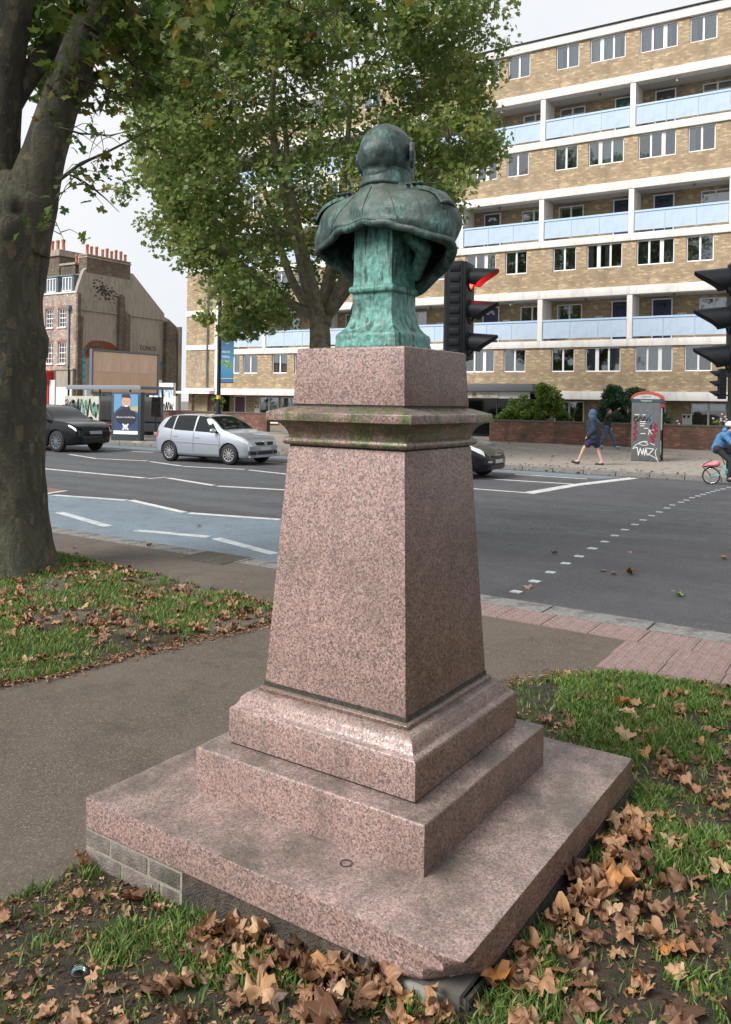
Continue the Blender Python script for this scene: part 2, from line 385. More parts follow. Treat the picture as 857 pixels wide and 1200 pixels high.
def tag(o, label=None, cat=None, group=None, kind=None):
    if label: o['label'] = label
    if cat: o['category'] = cat
    if group: o['group'] = group
    if kind: o['kind'] = kind
    return o
def thing(name, label, cat, loc, rz=0, group=None):
    o = bpy.data.objects.new(name, None); C.objects.link(o); o.empty_display_size = .2
    o.location = loc; o.rotation_euler = (0, 0, rz); return tag(o, label, cat, group)
def copy_tree(o, parent=None):
    c = o.copy(); C.objects.link(c)
    if parent: c.parent = parent
    for ch in list(o.children): copy_tree(ch, c)
    return c
def fix_face(o): pass
def struct(o): o['kind'] = 'structure'; return o
def stuff(o): o['kind'] = 'stuff'; return o

def blob(name, balls, m, parent, voxel=.012, smooth_it=6, loc=None, disp=None):
    """one continuous surface grown around many overlapping balls"""
    bm = bmesh.new()
    for c, r in balls:
        r = r if hasattr(r, '__len__') else (r, r, r)
        bmesh.ops.create_icosphere(bm, subdivisions=2, radius=1, matrix=Matrix.Translation(c) @ Matrix.Diagonal((*r, 1)))
    me = bpy.data.meshes.new(name); bm.to_mesh(me); bm.free()
    o = bpy.data.objects.new('tmp', me); C.objects.link(o)
    md = o.modifiers.new('r', 'REMESH'); md.mode = 'VOXEL'; md.voxel_size = voxel
    ms_ = o.modifiers.new('s', 'SMOOTH'); ms_.iterations = smooth_it; ms_.factor = .5
    dg = bpy.context.evaluated_depsgraph_get(); me2 = bpy.data.meshes.new_from_object(o.evaluated_get(dg))
    bpy.data.objects.remove(o); bpy.data.meshes.remove(me)
    me2.name = name; me2.materials.clear(); me2.materials.append(m); me2.shade_smooth()
    if disp:
        for v in me2.vertices: v.co = disp(v.co)
    return link(name, me2, parent, loc)
def chain(pts, rad, k=.35):
    out = []
    for i in range(len(pts)-1):
        a, b = Vector(pts[i]), Vector(pts[i+1]); ra, rb = rad[i], rad[i+1]
        n = max(2, int((b-a).length/(min(ra, rb)*k)))
        out += [(a.lerp(b, j/n), ra+(rb-ra)*j/n) for j in range(n+1)]
    return out
def text(s, size, m, parent, loc, rot=(PI/2, 0, 0), name='lettering', ext=.002, align='CENTER', xs=1):
    cu = bpy.data.curves.new('t', 'FONT'); cu.body = s; cu.size = size; cu.extrude = ext; cu.align_x = align; cu.resolution_u = 2
    o = bpy.data.objects.new('t', cu); C.objects.link(o); dg = bpy.context.evaluated_depsgraph_get(); dg.update()
    me = bpy.data.meshes.new_from_object(o.evaluated_get(dg)); bpy.data.objects.remove(o)
    me.materials.clear(); me.materials.append(m)
    t = link(name, me, parent, loc, rot); t.scale = (xs, 1, 1); return t
def npmesh(name, V, F, m, rndv=None, parent=None):
    """big leaf / grass meshes from arrays; F is an (n,k) array"""
    me = bpy.data.meshes.new(name); k = F.shape[1]
    me.vertices.add(len(V)); me.vertices.foreach_set('co', V.astype(np.float32).ravel())
    me.loops.add(F.size); me.loops.foreach_set('vertex_index', F.astype(np.int32).ravel())
    me.polygons.add(len(F)); me.polygons.foreach_set('loop_start', np.arange(0, F.size, k, dtype=np.int32))
    if rndv is not None:
        at = me.attributes.new('rnd', 'FLOAT', 'POINT'); at.data.foreach_set('value', rndv.astype(np.float32))
    me.update(); me.validate(); me.materials.append(m); return link(name, me, parent)
# ------------------------------------------------------------------ ground, road, pavements
def frmesh(mb, name, m, parent=None, **kw):   # mb given in road-frame coordinates (a, t, z)
    return mb.build(name, m, parent, rot=(0, 0, BY) if parent is None else None, **kw)
b = MB(); b.slab([(-400, -400), (400, -400), (400, 400), (-400, 400)], -.9, -.6)
struct(frmesh(b, 'ground', noisy('far ground', (.12, .11, .09), (.17, .15, .13), 1)))
b = MB(); b.slab([(-140, kerb_t(-140)-.3), (140, kerb_t(140)-.3), (140, FKT+.1), (-140, FKT+.1)], -.6, ROAD)
road = struct(frmesh(b, 'road', ROADM))
def strip(mb, p, q, wd, z=ROAD+.004, th=.004, mi=0):
    (x0, y0), (x1, y1) = p, q; dx, dy = x1-x0, y1-y0; L = math.hypot(dx, dy); nx, ny = -dy/L*wd/2, dx/L*wd/2
    mb.slab([(x0-nx, y0-ny), (x1-nx, y1-ny), (x1+nx, y1+ny), (x0+nx, y0+ny)], ROAD-.01, z, mi)
def mark(name, segs, wd, m, z=ROAD+.004):
    for p, q in segs:
        b = MB(); strip(b, p, q, wd, z); b.build(name, m, road)
# blue cycle lane, zigzag upper edge
b = MB(); b.slab([(-60, kerb_t(-60)+.45), (-6.2, kerb_t(-6)+.45), (-5.0, kerb_t(-5)+.42), (-4.9, 9.0), (-6.0, 10.3), (-8.38, 11.0), (-10.1, 10.62), (-12.25, 11.2), (-14.3, 10.8), (-60, 11.6)], ROAD-.02, ROAD+.003)
b.build('cycle_lane', BLUE, road)
b = MB(); b.slab([(-60, kerb_t(-60)), (-3.9, kerb_t(-4)), (-4.0, kerb_t(-4)+.4), (-60, kerb_t(-60)+.42)], ROAD-.02, ROAD+.006)
b.build('gutter', KERB, road)
b = MB(); b.slab([(-16.8, 11.32), (-14.5, 10.9), (-14.5, 11.5), (-16.8, 11.9)], ROAD-.02, ROAD+.005); b.build('red_patch', tarmac('red surfacing', (.14, .06, .05), (.2, .09, .075), (.2, .15, .14)), road)
b = MB(); b.slab([(-30, 22.2), (-6.3, 22.35), (-5.9, 23.3), (-30, 23.4)], ROAD-.02, ROAD+.003); b.build('cycle_lane', BLUE, road)
mark('zigzag_line', [((-14.0, 10.81), (-12.27, 11.14)), ((-12.21, 11.2), (-10.2, 10.59)), ((-10.09, 10.58), (-8.38, 10.94)), ((-8.2, 10.94), (-6.0, 10.3))], .13, PAINT, ROAD+.008)
mark('zigzag_line', [((-11.84, 9.26), (-9.99, 8.72)), ((-9.39, 8.71), (-8.13, 8.94)), ((-7.96, 8.91), (-6.55, 8.46)), ((-13.4, 8.95), (-12.1, 9.2))], .15, PAINTF, ROAD+.008)
mark('zigzag_line', [((-19.41, 14.57), (-15.35, 14.51)), ((-14.92, 14.89), (-12.89, 14.3)), ((-12.73, 14.26), (-10.6, 14.72)), ((-10.4, 14.7), (-8.6, 14.2))], .14, PAINT)
mark('zigzag_line', [((-15.18, 14.45), (-15.1, 15.0)), ((-30, 14.7), (-20, 14.58))], .1, PAINT)
mark('zigzag_line', [((-23.42, 18.7), (-21.27, 18.04)), ((-21.24, 18.07), (-19.4, 18.44)), ((-19.15, 18.33), (-17.26, 17.76)), ((-17.15, 17.71), (-15.19, 18.14)), ((-14.97, 18.07), (-13.2, 17.7)), ((-13.0, 17.7), (-11.2, 18.1))], .12, PAINT)
mark('lane_line', [((-24.93, 21.55), (-24.14, 21.59)), ((-23.23, 21.3), (-22.3, 21.5)), ((-16.4, 20.6), (-15.3, 20.8)), ((-10.2, 17.6), (-6.68, 17.7)), ((-9.0, 20.2), (-6.45, 20.4)), ((-8.63, 22.06), (-6.6, 22.08)), ((-14.5, 11.49), (-14.34, 10.88))], .12, PAINT)
b = MB(); b.slab([(-6.72, 17.6), (-6.42, 17.58), (-6.18, 20.1), (-5.5, 23.2), (-5.78, 23.3), (-6.46, 20.15)], ROAD-.01, ROAD+.007); b.build('stop_line', PAINT, road)
studs = [(-3.22, 8.32), (-3.24, 8.93), (-3.26, 9.52), (-3.29, 10.17), (-3.3, 10.75), (-3.33, 11.45), (-3.35, 12.13), (-3.38, 12.79), (-3.41, 13.49), (-3.42, 14.18), (-3.44, 14.84), (-3.45, 15.52), (-3.45, 16.15), (-3.46, 16.87), (-3.48, 17.46), (-3.44, 18.1), (-3.42, 18.57), (-3.41, 19.15), (-3.37, 19.6), (-3.34, 20.05), (-3.3, 20.49), (-3.26, 20.9), (-3.22, 21.3), (-3.16, 21.7), (-3.1, 22.2)]
for i, (a, t) in enumerate(studs):
    for off in (0, 3.3):
        b = MB(); s_ = .052+.008*rnd.random(); b.box(-s_, s_, -s_, s_, -.01, .006)
        b.build('crossing_stud', PAINTF, road, loc=(a+off, t, ROAD), rot=(0, 0, rnd.uniform(-.1, .1)))
b = MB(); b.slab([(-8.25, 16.1), (-7.6, 16.1), (-7.6, 16.35), (-8.25, 16.4)], ROAD-.01, ROAD+.004); b.build('lane_line', PAINT, road)

# near side: one draped sheet of brown tarmac up to the kerb
def sheet(poly, step, zf, dz, name, m, parent=None):
    xs = [p[0] for p in poly]; ys = [p[1] for p in poly]
    def inside(x, y):
        c = False; n = len(poly)
        for i in range(n):
            x0, y0 = poly[i]; x1, y1 = poly[i-1]
            if (y0 > y) != (y1 > y) and x < (x1-x0)*(y-y0)/(y1-y0)+x0: c = not c
        return c
    idx = {}; vs = []; fs = []
    def vid(i, j):
        if (i, j) not in idx:
            x, y = min(xs)+i*step, min(ys)+j*step
            idx[(i, j)] = len(vs); vs.append((x, y, zf(x, y)+dz(x, y)))
        return idx[(i, j)]
    for i in range(int((max(xs)-min(xs))/step)+1):
        for j in range(int((max(ys)-min(ys))/step)+1):
            x, y = min(xs)+(i+.5)*step, min(ys)+(j+.5)*step
            if inside(x, y): fs.append((vid(i, j), vid(i+1, j), vid(i+1, j+1), vid(i, j+1)))
    me = bpy.data.meshes.new(name); me.from_pydata(vs, [], fs); me.materials.append(m); me.shade_smooth()
    return struct(link(name, me, parent)), inside
b = MB(); zs = [(-140, -.14), (5.2, -.14), (5.8, -.137), (6.4, -.133), (7.0, -.13), (7.1, -.13)]
for (t0, z0), (t1, z1) in zip(zs, zs[1:]):
    f = lambda a, t: (a, t, 0)
    ea, eb = (-140, 140)
    k0 = lambda a, t: min(t, kerb_t(a)-.3) if t < 7.05 else kerb_t(a)-.3
    b.add([(ea, k0(ea, t0), z0), (eb, k0(eb, t0), z0), (eb, k0(eb, t1), z1), (ea, k0(ea, t1), z1)], [(0, 1, 2, 3)])
path = struct(frmesh(b, 'path', PATHM))
for a in np.arange(-20, 7, .92):     # near kerb, one stone at a time
    b = MB(); t = kerb_t(a+.45); b.box(0, .905, -.3, 0, -.45, 0); o = b.build('kerb_stone', KERB, path, bevel=.012)
    o.location = (a, kerb_t(a)-.002, PAVE+.003+rnd.uniform(-.002, .002)); o.rotation_euler = (0, 0, -.03)
# far pavement
b = MB(); b.slab([(-140, FKT+.3), (140, FKT+.3), (140, 41.85), (-140, 41.85)], -.6, PAVE)
fpave = struct(frmesh(b, 'pavement', PAVEM))
kb = MB(); kb.box(0, .905, 0, .3, -.45, 0); kme = None
for a in np.arange(-32, 4, .92):
    if kme is None: o = kb.build('kerb_stone', KERB, fpave, bevel=.015); kme = o.data
    else: o = link('kerb_stone', kme, fpave)
    o.location = (a, FKT, PAVE+.004)
sb = MB(); sb.box(.004, .741, .004, .591, -.05, 0); sme = None
for j in range(12):
    for i in range(24):
        if sme is None: o = sb.build('paving_slab', SLABM, fpave, bevel=.006); sme = o.data
        else: o = link('paving_slab', sme, fpave)
        o.location = (-15+(i+(j % 2)*.5)*.745, FKT+.31+j*.595, PAVE+.012+rnd.uniform(-.003, .003)); o.rotation_euler = (rnd.uniform(-.003, .003), rnd.uniform(-.003, .003), 0)
# tactile paving
tb = MB(); tb.box(.003, .397, .003, .397, -.06, 0)
for i in range(6):
    for j in range(6):
        cx, cy = .033+i*.0667, .033+j*.0667
        tb.loft([[(cx+r*math.cos(k*PI/3), cy+r*math.sin(k*PI/3), z) for k in range(6)] for r, z in ((.019, -.001), (.012, .008))])
tme = None
for (t0, a0, a1) in ((6.71, -4.0, 3.2), (6.31, -1.69, 3.2), (5.91, -1.69, 3.2)):
    a = a0
    while a < a1:
        if tme is None: o = tb.build('tactile_tile', TACT, path); tme = o.data
        else: o = link('tactile_tile', tme, path)
        z = -.122 if t0 > 6.5 else (-.124 if t0 > 6.2 else -.126)
        o.location = (a, t0-.03*(a+1), z+rnd.uniform(-.002, .002)); o.rotation_euler = (0, rnd.uniform(-.004, .004), -.03)
        a += .402
# lawns
lawnL = [(-.42, 7.2), (-.77, 7.62), (-1.4, 8.19), (-1.99, 8.61), (-2.67, 9.17), (-3.55, 9.85), (-6.5, 11.7), (-9.5, 13.3), (-10, 6.5), (-6.2, 4.0), (-4, 4.35), (-2.9, 4.9), (-2.29, 5.35), (-1.95, 5.59), (-1.71, 5.93), (-1.42, 6.19), (-1.11, 6.5), (-.69, 6.88)]
Lc = PED - PA*.852 + PB*.852; Fc = PED + PA*.852 + PB*.852
lawnR = [(Lc.x-.03, Lc.y-.03), (-1.18, 3.17), (-1.3, 3.05), (-1.9, 2.3), (-3.2, 1.0), (-5, -4), (9, -4), (9, 1.5), (4.5, 4.25), (3.2, 5.05), (2.49, 5.45), (1.83, 5.72), (1.44, 5.73), (1.04, 5.53), (.55, 5.2), (.15, 4.85), (0, 4.55), (.3, 3.6)]
def lz(x, y): return .008+.012*noise.noise((x*2.2, y*2.2, 0))+.006*noise.noise((x*9, y*9, 3))
lawn1, inL = sheet(lawnL, .05, gh, lz, 'lawn', SOIL); lawn2, inR = sheet(lawnR, .045, gh, lz, 'lawn', SOIL)

# ------------------------------------------------------------------ pedestal
ped = thing('stone_pedestal', 'tall tapering pink granite pedestal on wide square steps, mossy under its cornice', 'pedestal', (PED.x, PED.y, -.14), PYAW)
def pz(z): return z+.14
def sidegrime_shade(me):       # faces turned away from the left get dirtier stone with shade painted in
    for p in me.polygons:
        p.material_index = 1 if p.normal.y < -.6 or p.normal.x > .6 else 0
def stone(name, levels, m=(G_PINK, G_GRIMESHADE), bevel=.004, parent=ped, side=True, sm=False, lab=None):
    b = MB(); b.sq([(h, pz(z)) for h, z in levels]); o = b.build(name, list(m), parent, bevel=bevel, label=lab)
    if side and len(m) > 1: sidegrime_shade(o.data)
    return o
# base slab with a broken near corner (local near corner = (-w, -w))
bm = bmesh.new(); W = .852
bmesh.ops.create_cube(bm, size=1, matrix=Matrix.Translation((0, 0, pz(.067))) @ Matrix.Diagonal((2*W, 2*W, .12, 1)))
bmesh.ops.subdivide_edges(bm, edges=bm.edges[:], cuts=24, use_grid_fill=True)
for v in bm.verts:
    d = (v.co.x+W)+(v.co.y+W)
    lim = .17 - (v.co.z-pz(.007))*1.35 + .012*noise.noise(v.co*30)
    if d < lim:
        k = (lim-d)/2; v.co.x += k; v.co.y += k
    n_ = noise.noise(v.co*6)*.0025+noise.noise(v.co*40)*.0008
    v.co.z += n_ if v.co.z > pz(.1) else 0
    if abs(abs(v.co.x)-W) < 1e-4: v.co.x -= math.copysign(abs(n_), v.co.x)
    if abs(abs(v.co.y)-W) < 1e-4: v.co.y -= math.copysign(abs(n_), v.co.y)
es = [e for e in bm.edges if len(e.link_faces) == 2 and e.calc_face_angle(0) > 1.2]
bmesh.ops.bevel(bm, geom=es, offset=.006, segments=2, affect='EDGES', profile=.6)
me = bpy.data.meshes.new('base_slab'); bm.to_mesh(me); bm.free(); me.materials.append(G_PINK); me.materials.append(G_GRIMESHADE); me.shade_smooth(); me.set_sharp_from_angle(angle=R(35))
for p in me.polygons: p.material_index = 1 if p.normal.y < -.75 else 0  # right face of the slab: dirtier stone with shade painted in
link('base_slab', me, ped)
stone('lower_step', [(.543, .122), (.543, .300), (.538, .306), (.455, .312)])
stone('step_joint', [(.441, .305), (.441, .328)], (JOINT,), 0, side=False)
# moulded upper step: flat fascia then a reversed ogee
og = [(.449, .320), (.449, .452), (.446, .462), (.437, .468), (.429, .474), (.423, .484), (.418, .498), (.410, .511), (.398, .520), (.385, .525), (.36, .527)]
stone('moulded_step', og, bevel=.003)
stone('shaft_plinth', [(.364, .524), (.364, .542), (.354, .548)], (G_GRIMESHADE,), .003, side=False)
stone('step_joint', [(.347, .545), (.347, .563), (.3, .563)], (JOINT,), 0, side=False)
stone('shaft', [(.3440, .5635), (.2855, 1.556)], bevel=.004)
stone('step_joint', [(.281, 1.55), (.281, 1.566)], (JOINT,), 0, side=False)
stone('necking', [(.285, 1.562), (.297, 1.564), (.303, 1.570), (.306, 1.578), (.303, 1.588), (.297, 1.593), (.287, 1.595)], (G_MOSS,), .0015, side=False, lab='rounded moulding green with moss')
stone('cornice', [(.284, 1.592), (.286, 1.604), (.291, 1.620), (.300, 1.636), (.313, 1.650), (.332, 1.660), (.350, 1.6635), (.355, 1.6645), (.355, 1.697), (.352, 1.700), (.285, 1.722), (.27, 1.724)], (G_MOSS,), .002, side=False, lab='projecting cornice stained with green moss')
stone('step_joint', [(.270, 1.72), (.270, 1.735)], (JOINT,), 0, side=False)
stone('cap_block', [(.2745, 1.733), (.2635, 1.962), (.258, 1.967)], bevel=.003)
# rendered core under the slab and the bricks of the left side
b = MB(); b.box(-.825, .835, -.825, .80, -.15, pz(.006)); b.build('foundation', concrete('rough foundation', (.10, .09, .08), (.05, .045, .04), .6, 5), ped)
b = MB(); b.box(-.846, -.77, -.46, .30, -.05, pz(.003)); b.build('mortar_bed', noisy('sooty render', (.05, .042, .034), (.115, .095, .075), 22, .95, 1, .02, (.03, .026, .02)), ped)
b = MB(); b.slab([(-.80, -.835), (-.60, -.846), (-.62, -.6), (-.84, -.62), (-.846, -.76), (-.825, -.78)], -.05, pz(-.012)); b.build('corner_block', concrete('pale broken concrete', (.22, .23, .215), (.07, .07, .06), .8, 14), ped, bevel=.006)
BRK = noisy('grimy grey brick', (.13, .11, .10), (.22, .185, .165), 22, .9, .9, .01, (.05, .05, .035))
b = MB(); b.box(-.8475, -.78, .30, .8475, -.10, pz(.003)); b.build('mortar_bed', noisy('lime mortar', (.20, .19, .15), (.30, .285, .235), 60, .95, .6, .005), ped)
for row, (z0, off) in enumerate(((-.066, 0), (-.138, .11), (-.208, .03))):
    y = .850
    while y > .32:
        l = (.215 if (y < .80 or row == 1) else .105 if off else .215) - (.07 if y > .84 and row == 0 else 0)
        y1 = max(.31, y-l); b = MB(); b.box(-.851+rnd.uniform(-.002, .003), -.79, y1, y-.01 if y < .84 else y, pz(z0), pz(z0+.062))
        b.build('brick', BRK, ped, bevel=.005); y = y1-.002
b = MB(); b.box(.79, .846, -.83, .83, -.05, pz(-.006)); b.box(-.80, .83, -.844, -.79, -.05, pz(-.012)); b.build('footing', JOINT, ped)

# ------------------------------------------------------------------ bronze bust
bust = thing('bronze_bust', 'green weathered bronze bust of a bald man in uniform, seen from behind on the pedestal', 'bust', (PED.x, PED.y, 1.968), PYAW)
b = MB(); b.sq([(.152, 0), (.152, .018), (.148, .03), (.150, .05), (.146, .066), (.136, .074), (.128, .082), (.116, .10), (.107, .125), (.101, .155), (.099, .19), (.099, .238), (.109, .242), (.111, .25), (.111, .262), (.106, .268), (.098, .272), (.0965, .30), (.0965, .56), (.09, .60)])
soc = b.build('socle', BR_SOC, bust, bevel=.004)
def angl(p): return (p+180) % 360-180
def rim(ph):
    c = math.cos(ph)
    A, Bf, Bb = .345, .235, .18
    s_ = math.sin(ph); B = Bf if c > 0 else Bb
    r = 1/math.sqrt((c/B)**2+(s_/A)**2); return r
def ring(ph, v):
    """one meridian of the torso: v 0 neck .. 1 rim, front at ph=0, statue's left at +90"""
    c, s_ = math.cos(ph), math.sin(ph); r = rim(ph)
    front = max(0, c); side = abs(s_)
    ze = .50-.02*side - .05*sstep(c, -.75, .1) - .19*sstep(c, -.15, .85)        # rim height
    ze += .02*sstep(-c, .6, 1)
    re = r*(1.0 - .08*sstep(c, -.3, .2) - .42*sstep(c, .0, .9))
    bk = sstep(-c, .1, .9); r0 = .110
    zz_ = [(.712, .712), (.690, .684), (.672, .664), (.659, .636), (.632, .605), (.588, .574), (.535, .540)]
    P = [(r0+(r-r0)*f_, zs_+(zb_-zs_)*bk-.03*front*f_) for f_, (zs_, zb_) in zip((0, .07, .26, .52, .77, .93, 1.0), zz_)]
    mid_z = (P[-1][1]+ze)/2
    P += [(max(re, r*.9)*1.03*(1-.04*front), mid_z), (re, ze)]
    x = v*(len(P)-1); i = min(int(x), len(P)-2); f = x-i
    def cr_(k):
        p0, p1, p2, p3 = P[max(i-1, 0)][k], P[i][k], P[i+1][k], P[min(i+2, len(P)-1)][k]
        return .5*((2*p1)+(-p0+p2)*f+(2*p0-5*p1+4*p2-p3)*f*f+(-p0+3*p1-3*p2+p3)*f**3)
    rr_, z = cr_(0), cr_(1)
    # folds of cloth
    rr_ += .005*math.sin(ph*7+z*30)*sstep(v, .3, .8)+.004*noise.noise((c*4, s_*4, z*9))
    z += .016*noise.noise((c*2.6, s_*2.6, 5))*sstep(v, .6, 1)
    return Vector((rr_*c+.012*front, rr_*s_, z))
NPH, NV = 120, 46
vs = [ring(2*PI*i/NPH, j/(NV-1)) for j in range(NV) for i in range(NPH)]
fs = [(j*NPH+i, j*NPH+(i+1) % NPH, (j+1)*NPH+(i+1) % NPH, (j+1)*NPH+i) for j in range(NV-1) for i in range(NPH)]
me = bpy.data.meshes.new('torso'); me.from_pydata(vs, [], fs); me.materials.append(BR_BODY); me.shade_smooth()
bm = bmesh.new(); bm.from_mesh(me); bmesh.ops.recalc_face_normals(bm, faces=bm.faces)
if sum((f.normal.dot(f.calc_center_median()-Vector((0, 0, .5))) for f in bm.faces)) < 0: bmesh.ops.reverse_faces(bm, faces=bm.faces)
bm.to_mesh(me); bm.free()
torso = link('torso', me, bust)
md = torso.modifiers.new('thick', 'SOLIDIFY'); md.thickness = .022; md.offset = -1
b = MB(); pts = [ring(2*PI*i/90, 1)*1.0 for i in range(91)]
rings = []
for i in range(90):
    p = pts[i]; d = (pts[(i+1) % 90]-pts[i-1]).normalized(); rd = Vector((p.x, p.y, 0)).normalized(); up = rd.cross(d).normalized(); k = 1+.4*noise.noise((p.x*14, p.y*14, 2))+.5*sstep(-p.y, .12, .3)
    rings.append([p-rd*.010+rd*math.cos(a)*.017*k+up*math.sin(a)*.019 for a in [2*PI*q/8 for q in range(8)]])
rings.append(rings[0]); b.loft(rings, cap=False); b.build('rolled_rim', BR_BODY, bust, smooth=True)
# thickened inner chest that joins the socle
innr = chain([(.10, .0, .52), (.16, .02, .40), (.12, .0, .31), (.07, 0, .27)], [.07, .06, .055, .05]) + chain([(.03, -.10, .5), (.05, -.17, .43), (.09, -.1, .33)], [.05, .035, .03]) + chain([(.03, .10, .5), (.05, .17, .43), (.09, .1, .33)], [.05, .035, .03])
blob('inner_support', innr, BR_SOC, bust, .009, 4)
# collar
def lathe_arc(prof, n, tilt=0):
    return [[(p[0]*math.cos(2*PI*k/n)*1.04+.006, p[0]*math.sin(2*PI*k/n)*.97, p[1]+.012*math.cos(2*PI*k/n)*-1) for k in range(n)] for p in prof]
b = MB(); b.loft(lathe_arc([(.104, .685), (.120, .688), (.117, .70), (.1085, .735), (.105, .755), (.107, .760), (.104, .765), (.094, .763), (.09, .74)], 40), cap=False)
b.build('collar', BR_BODY, bust, smooth=True)
def strapf(s_, u, v):      # shoulder strap following the shoulder
    ph = s_*(PI/2 + .12) + (u-.5)*.0; p = ring(ph, .17+.50*v); q = ring(ph+.03, .17+.5*v); n = Vector((p.x, p.y, .25)).normalized()
    t = Vector((-math.sin(ph), math.cos(ph), 0)); return p+t*(u-.5)*.085*(-1)
for s_ in (1, -1):
    g = []
    for j in range(13):
        v = j/12; row = []
        for (u, h) in ((0, -.006), (0, .007), (.06, .011), (.94, .011), (1, .007), (1, -.006)):
            p = strapf(s_, u, v); row.append(p+Vector((0, s_*.3, 1)).normalized()*h)
        g.append(row)
    b = MB(); b.loft(g); o = b.build('shoulder_strap', BR_BODY, bust, smooth=45)
    b = MB()
    for q in range(3):
        c = strapf(s_, .5, .12); b.ell((c.x-.035+.0*q, c.y+s_*(-.012+.028*q), c.z+.009), (.026, .012, .008))
    b.build('strap_knot', BR_BODY, o, smooth=True)
    c = strapf(s_, .5, .96)
    b = MB(); b.tube([(c.x-.06, c.y, c.z+.004), (c.x-.02, c.y+s_*.006, c.z+.014), (c.x+.02, c.y+s_*.006, c.z+.014), (c.x+.06, c.y, c.z+.002)], [.008, .011, .011, .008], 10)
    b.build('strap_fringe', BR_BODY, o, smooth=True)
# back seam and yoke line
b = MB(); b.tube([ring(PI, v)+Vector((-.001, 0, .001)) for v in np.linspace(.12, .95, 14)], .0022, 6); b.build('back_seam', BR_BODY, bust, smooth=True)
for s_ in (1, -1):
    b = MB(); b.tube([ring(PI-s_*(.62+.16*v), .30+.55*v)+Vector((0, 0, .001)) for v in np.linspace(0, 1, 12)], .0028, 6); b.build('sleeve_seam', BR_BODY, bust, smooth=True)
hz = .0
head = [((.0, 0, .848), (.136, .118, .130)), ((-.01, 0, .835), (.132, .120, .118)), ((.03, 0, .85), (.12, .112, .116)), ((.055, 0, .80), (.095, .094, .11)),
        ((.085, 0, .755), (.068, .072, .065)), ((.12, 0, .745), (.045, .05, .045)), ((0, 0, .74), (.098, .096, .09)), ((0, 0, .70), (.094, .094, .06)), ((-.055, 0, .745), (.06, .075, .06)),
        ((.142, 0, .80), (.028, .018, .03)), ((.133, 0, .83), (.02, .014, .035)), ((.118, 0, .872), (.03, .075, .015)), ((.127, 0, .785), (.03, .05, .014)),
        ((.10, .05, .80), (.04, .035, .04)), ((.10, -.05, .80), (.04, .035, .04)), ((.11, 0, .71), (.045, .05, .06)), ((.06, .075, .755), (.04, .02, .06)), ((.06, -.075, .755), (.04, .02, .06))]
def headd(c):
    c = c.copy(); n = noise.noise(Vector((c.x*9, c.y*9, c.z*40)))*.0016+noise.noise(c*60)*.0010
    # two eye hollows
    for s_ in (1, -1):
        d = (c-Vector((.15, s_*.038, .845))).length
        if d < .03: c.x -= .012*(1-d/.03)
    return c*(1+n*2) if c.z > .72 else c
hd = blob('head', head, BR_HEAD, bust, .0055, 22, disp=headd)
for s_ in (1, -1):
    e = chain([(.012, s_*.123, .875), (-.012, s_*.133, .866), (-.018, s_*.137, .835), (-.008, s_*.132, .798), (.006, s_*.124, .778)], [.010, .012, .012, .0105, .009]) + chain([(.012, s_*.121, .868), (.026, s_*.119, .85)], [.009, .006]) + [((.008, s_*.119, .83), (.018, .007, .033))]
    blob('ear', e, BR_HEAD, hd, .003, 3)
# moss and dirt gathered around the socle foot
b = MB()
for i in range(150):
    a = rnd.random()*2*PI; k = rnd.uniform(.156, .25); x, y = k*math.cos(a)*1.2, k*math.sin(a)*1.2
    m_ = max(abs(x), abs(y))
    if m_ < .153 or m_ > .255: continue
    b.ell((x, y, .0), (rnd.uniform(.004, .012),)*2+(rnd.uniform(.002, .006),), 6, 4)
stuff(b.build('moss', noisy('dead moss', (.05, .05, .03), (.12, .10, .06), 90), ped, loc=(0, 0, 1.967+.14)))
# ------------------------------------------------------------------ leaves and grass
nr = np.random.default_rng(5)
def leaf_outline(k, lob=5):
    """plane leaf: stalk at origin, lobes fanned out; returns outline radius points"""
    rg = random.Random(k); pts = []
    ang = [-118, -62, 0, 62, 118]; ln = [.50, .82, 1.0, .82, .50]
    for i, (a, l) in enumerate(zip(ang, ln)):
        a += rg.uniform(-5, 5); l *= rg.uniform(.9, 1.08)
        if i == 0: pts.append((-150, .22))
        else: pts.append(((ang[i-1]+ang[i])/2, .50*rg.uniform(.85, 1.15)))
        pts += [(a-19, l*.74), (a-9, l*.80), (a+rg.uniform(-4, 4), l*.97), (a+9, l*.80), (a+19, l*.74)]
    pts.append((150, .22))
    return [(r*math.sin(R(a)), r*math.cos(R(a))) for a, r in pts]
def leaf_mesh_arrays(k, curl, crumple, stalk=True):
    o = leaf_outline(k); n = len(o); rg = random.Random(k*7+1); V = [(0, .12, 0)]; F = []
    for f in (.5, 1.0):
        for x, y in o: V.append((x*f, .12*(1-f)+y*f, 0))
    for j in range(n-1): F.append((0, 1+j, 2+j)); F.append((1+j, 1+n+j, 2+n+j)); F.append((1+j, 2+n+j, 2+j))
    F.append((0, n, 1))
    ax = rg.uniform(0, PI); cx, cy = math.cos(ax), math.sin(ax); out = []
    sd_ = rg.uniform(0, 90)
    for x, y, z in V:
        u = x*cx+(y-.3)*cy; v_ = -x*cy+(y-.3)*cx
        a = u*curl*1.5
        z = (math.cos(a)-1)*-1/(curl*1.5+1e-6)*.9 if curl else 0; uu_ = math.sin(a)/(curl*1.5) if curl else u
        z += .25*curl*v_*v_+crumple*noise.noise((x*2.6+sd_, y*2.6, 0))*.55
        out.append((uu_*cx-v_*cy, uu_*cy+v_*cx+.3, z))
    if stalk:
        i = len(out); out += [(.012, .1, 0), (-.012, .1, 0), (.05, -.45, .06), (.04, -.45, .08)]; F += [(i, i+2, i+1), (i+1, i+2, i+3)]
    V = np.array(out); V -= [0, .25, V[:, 2].min()]
    return V, np.array(F)
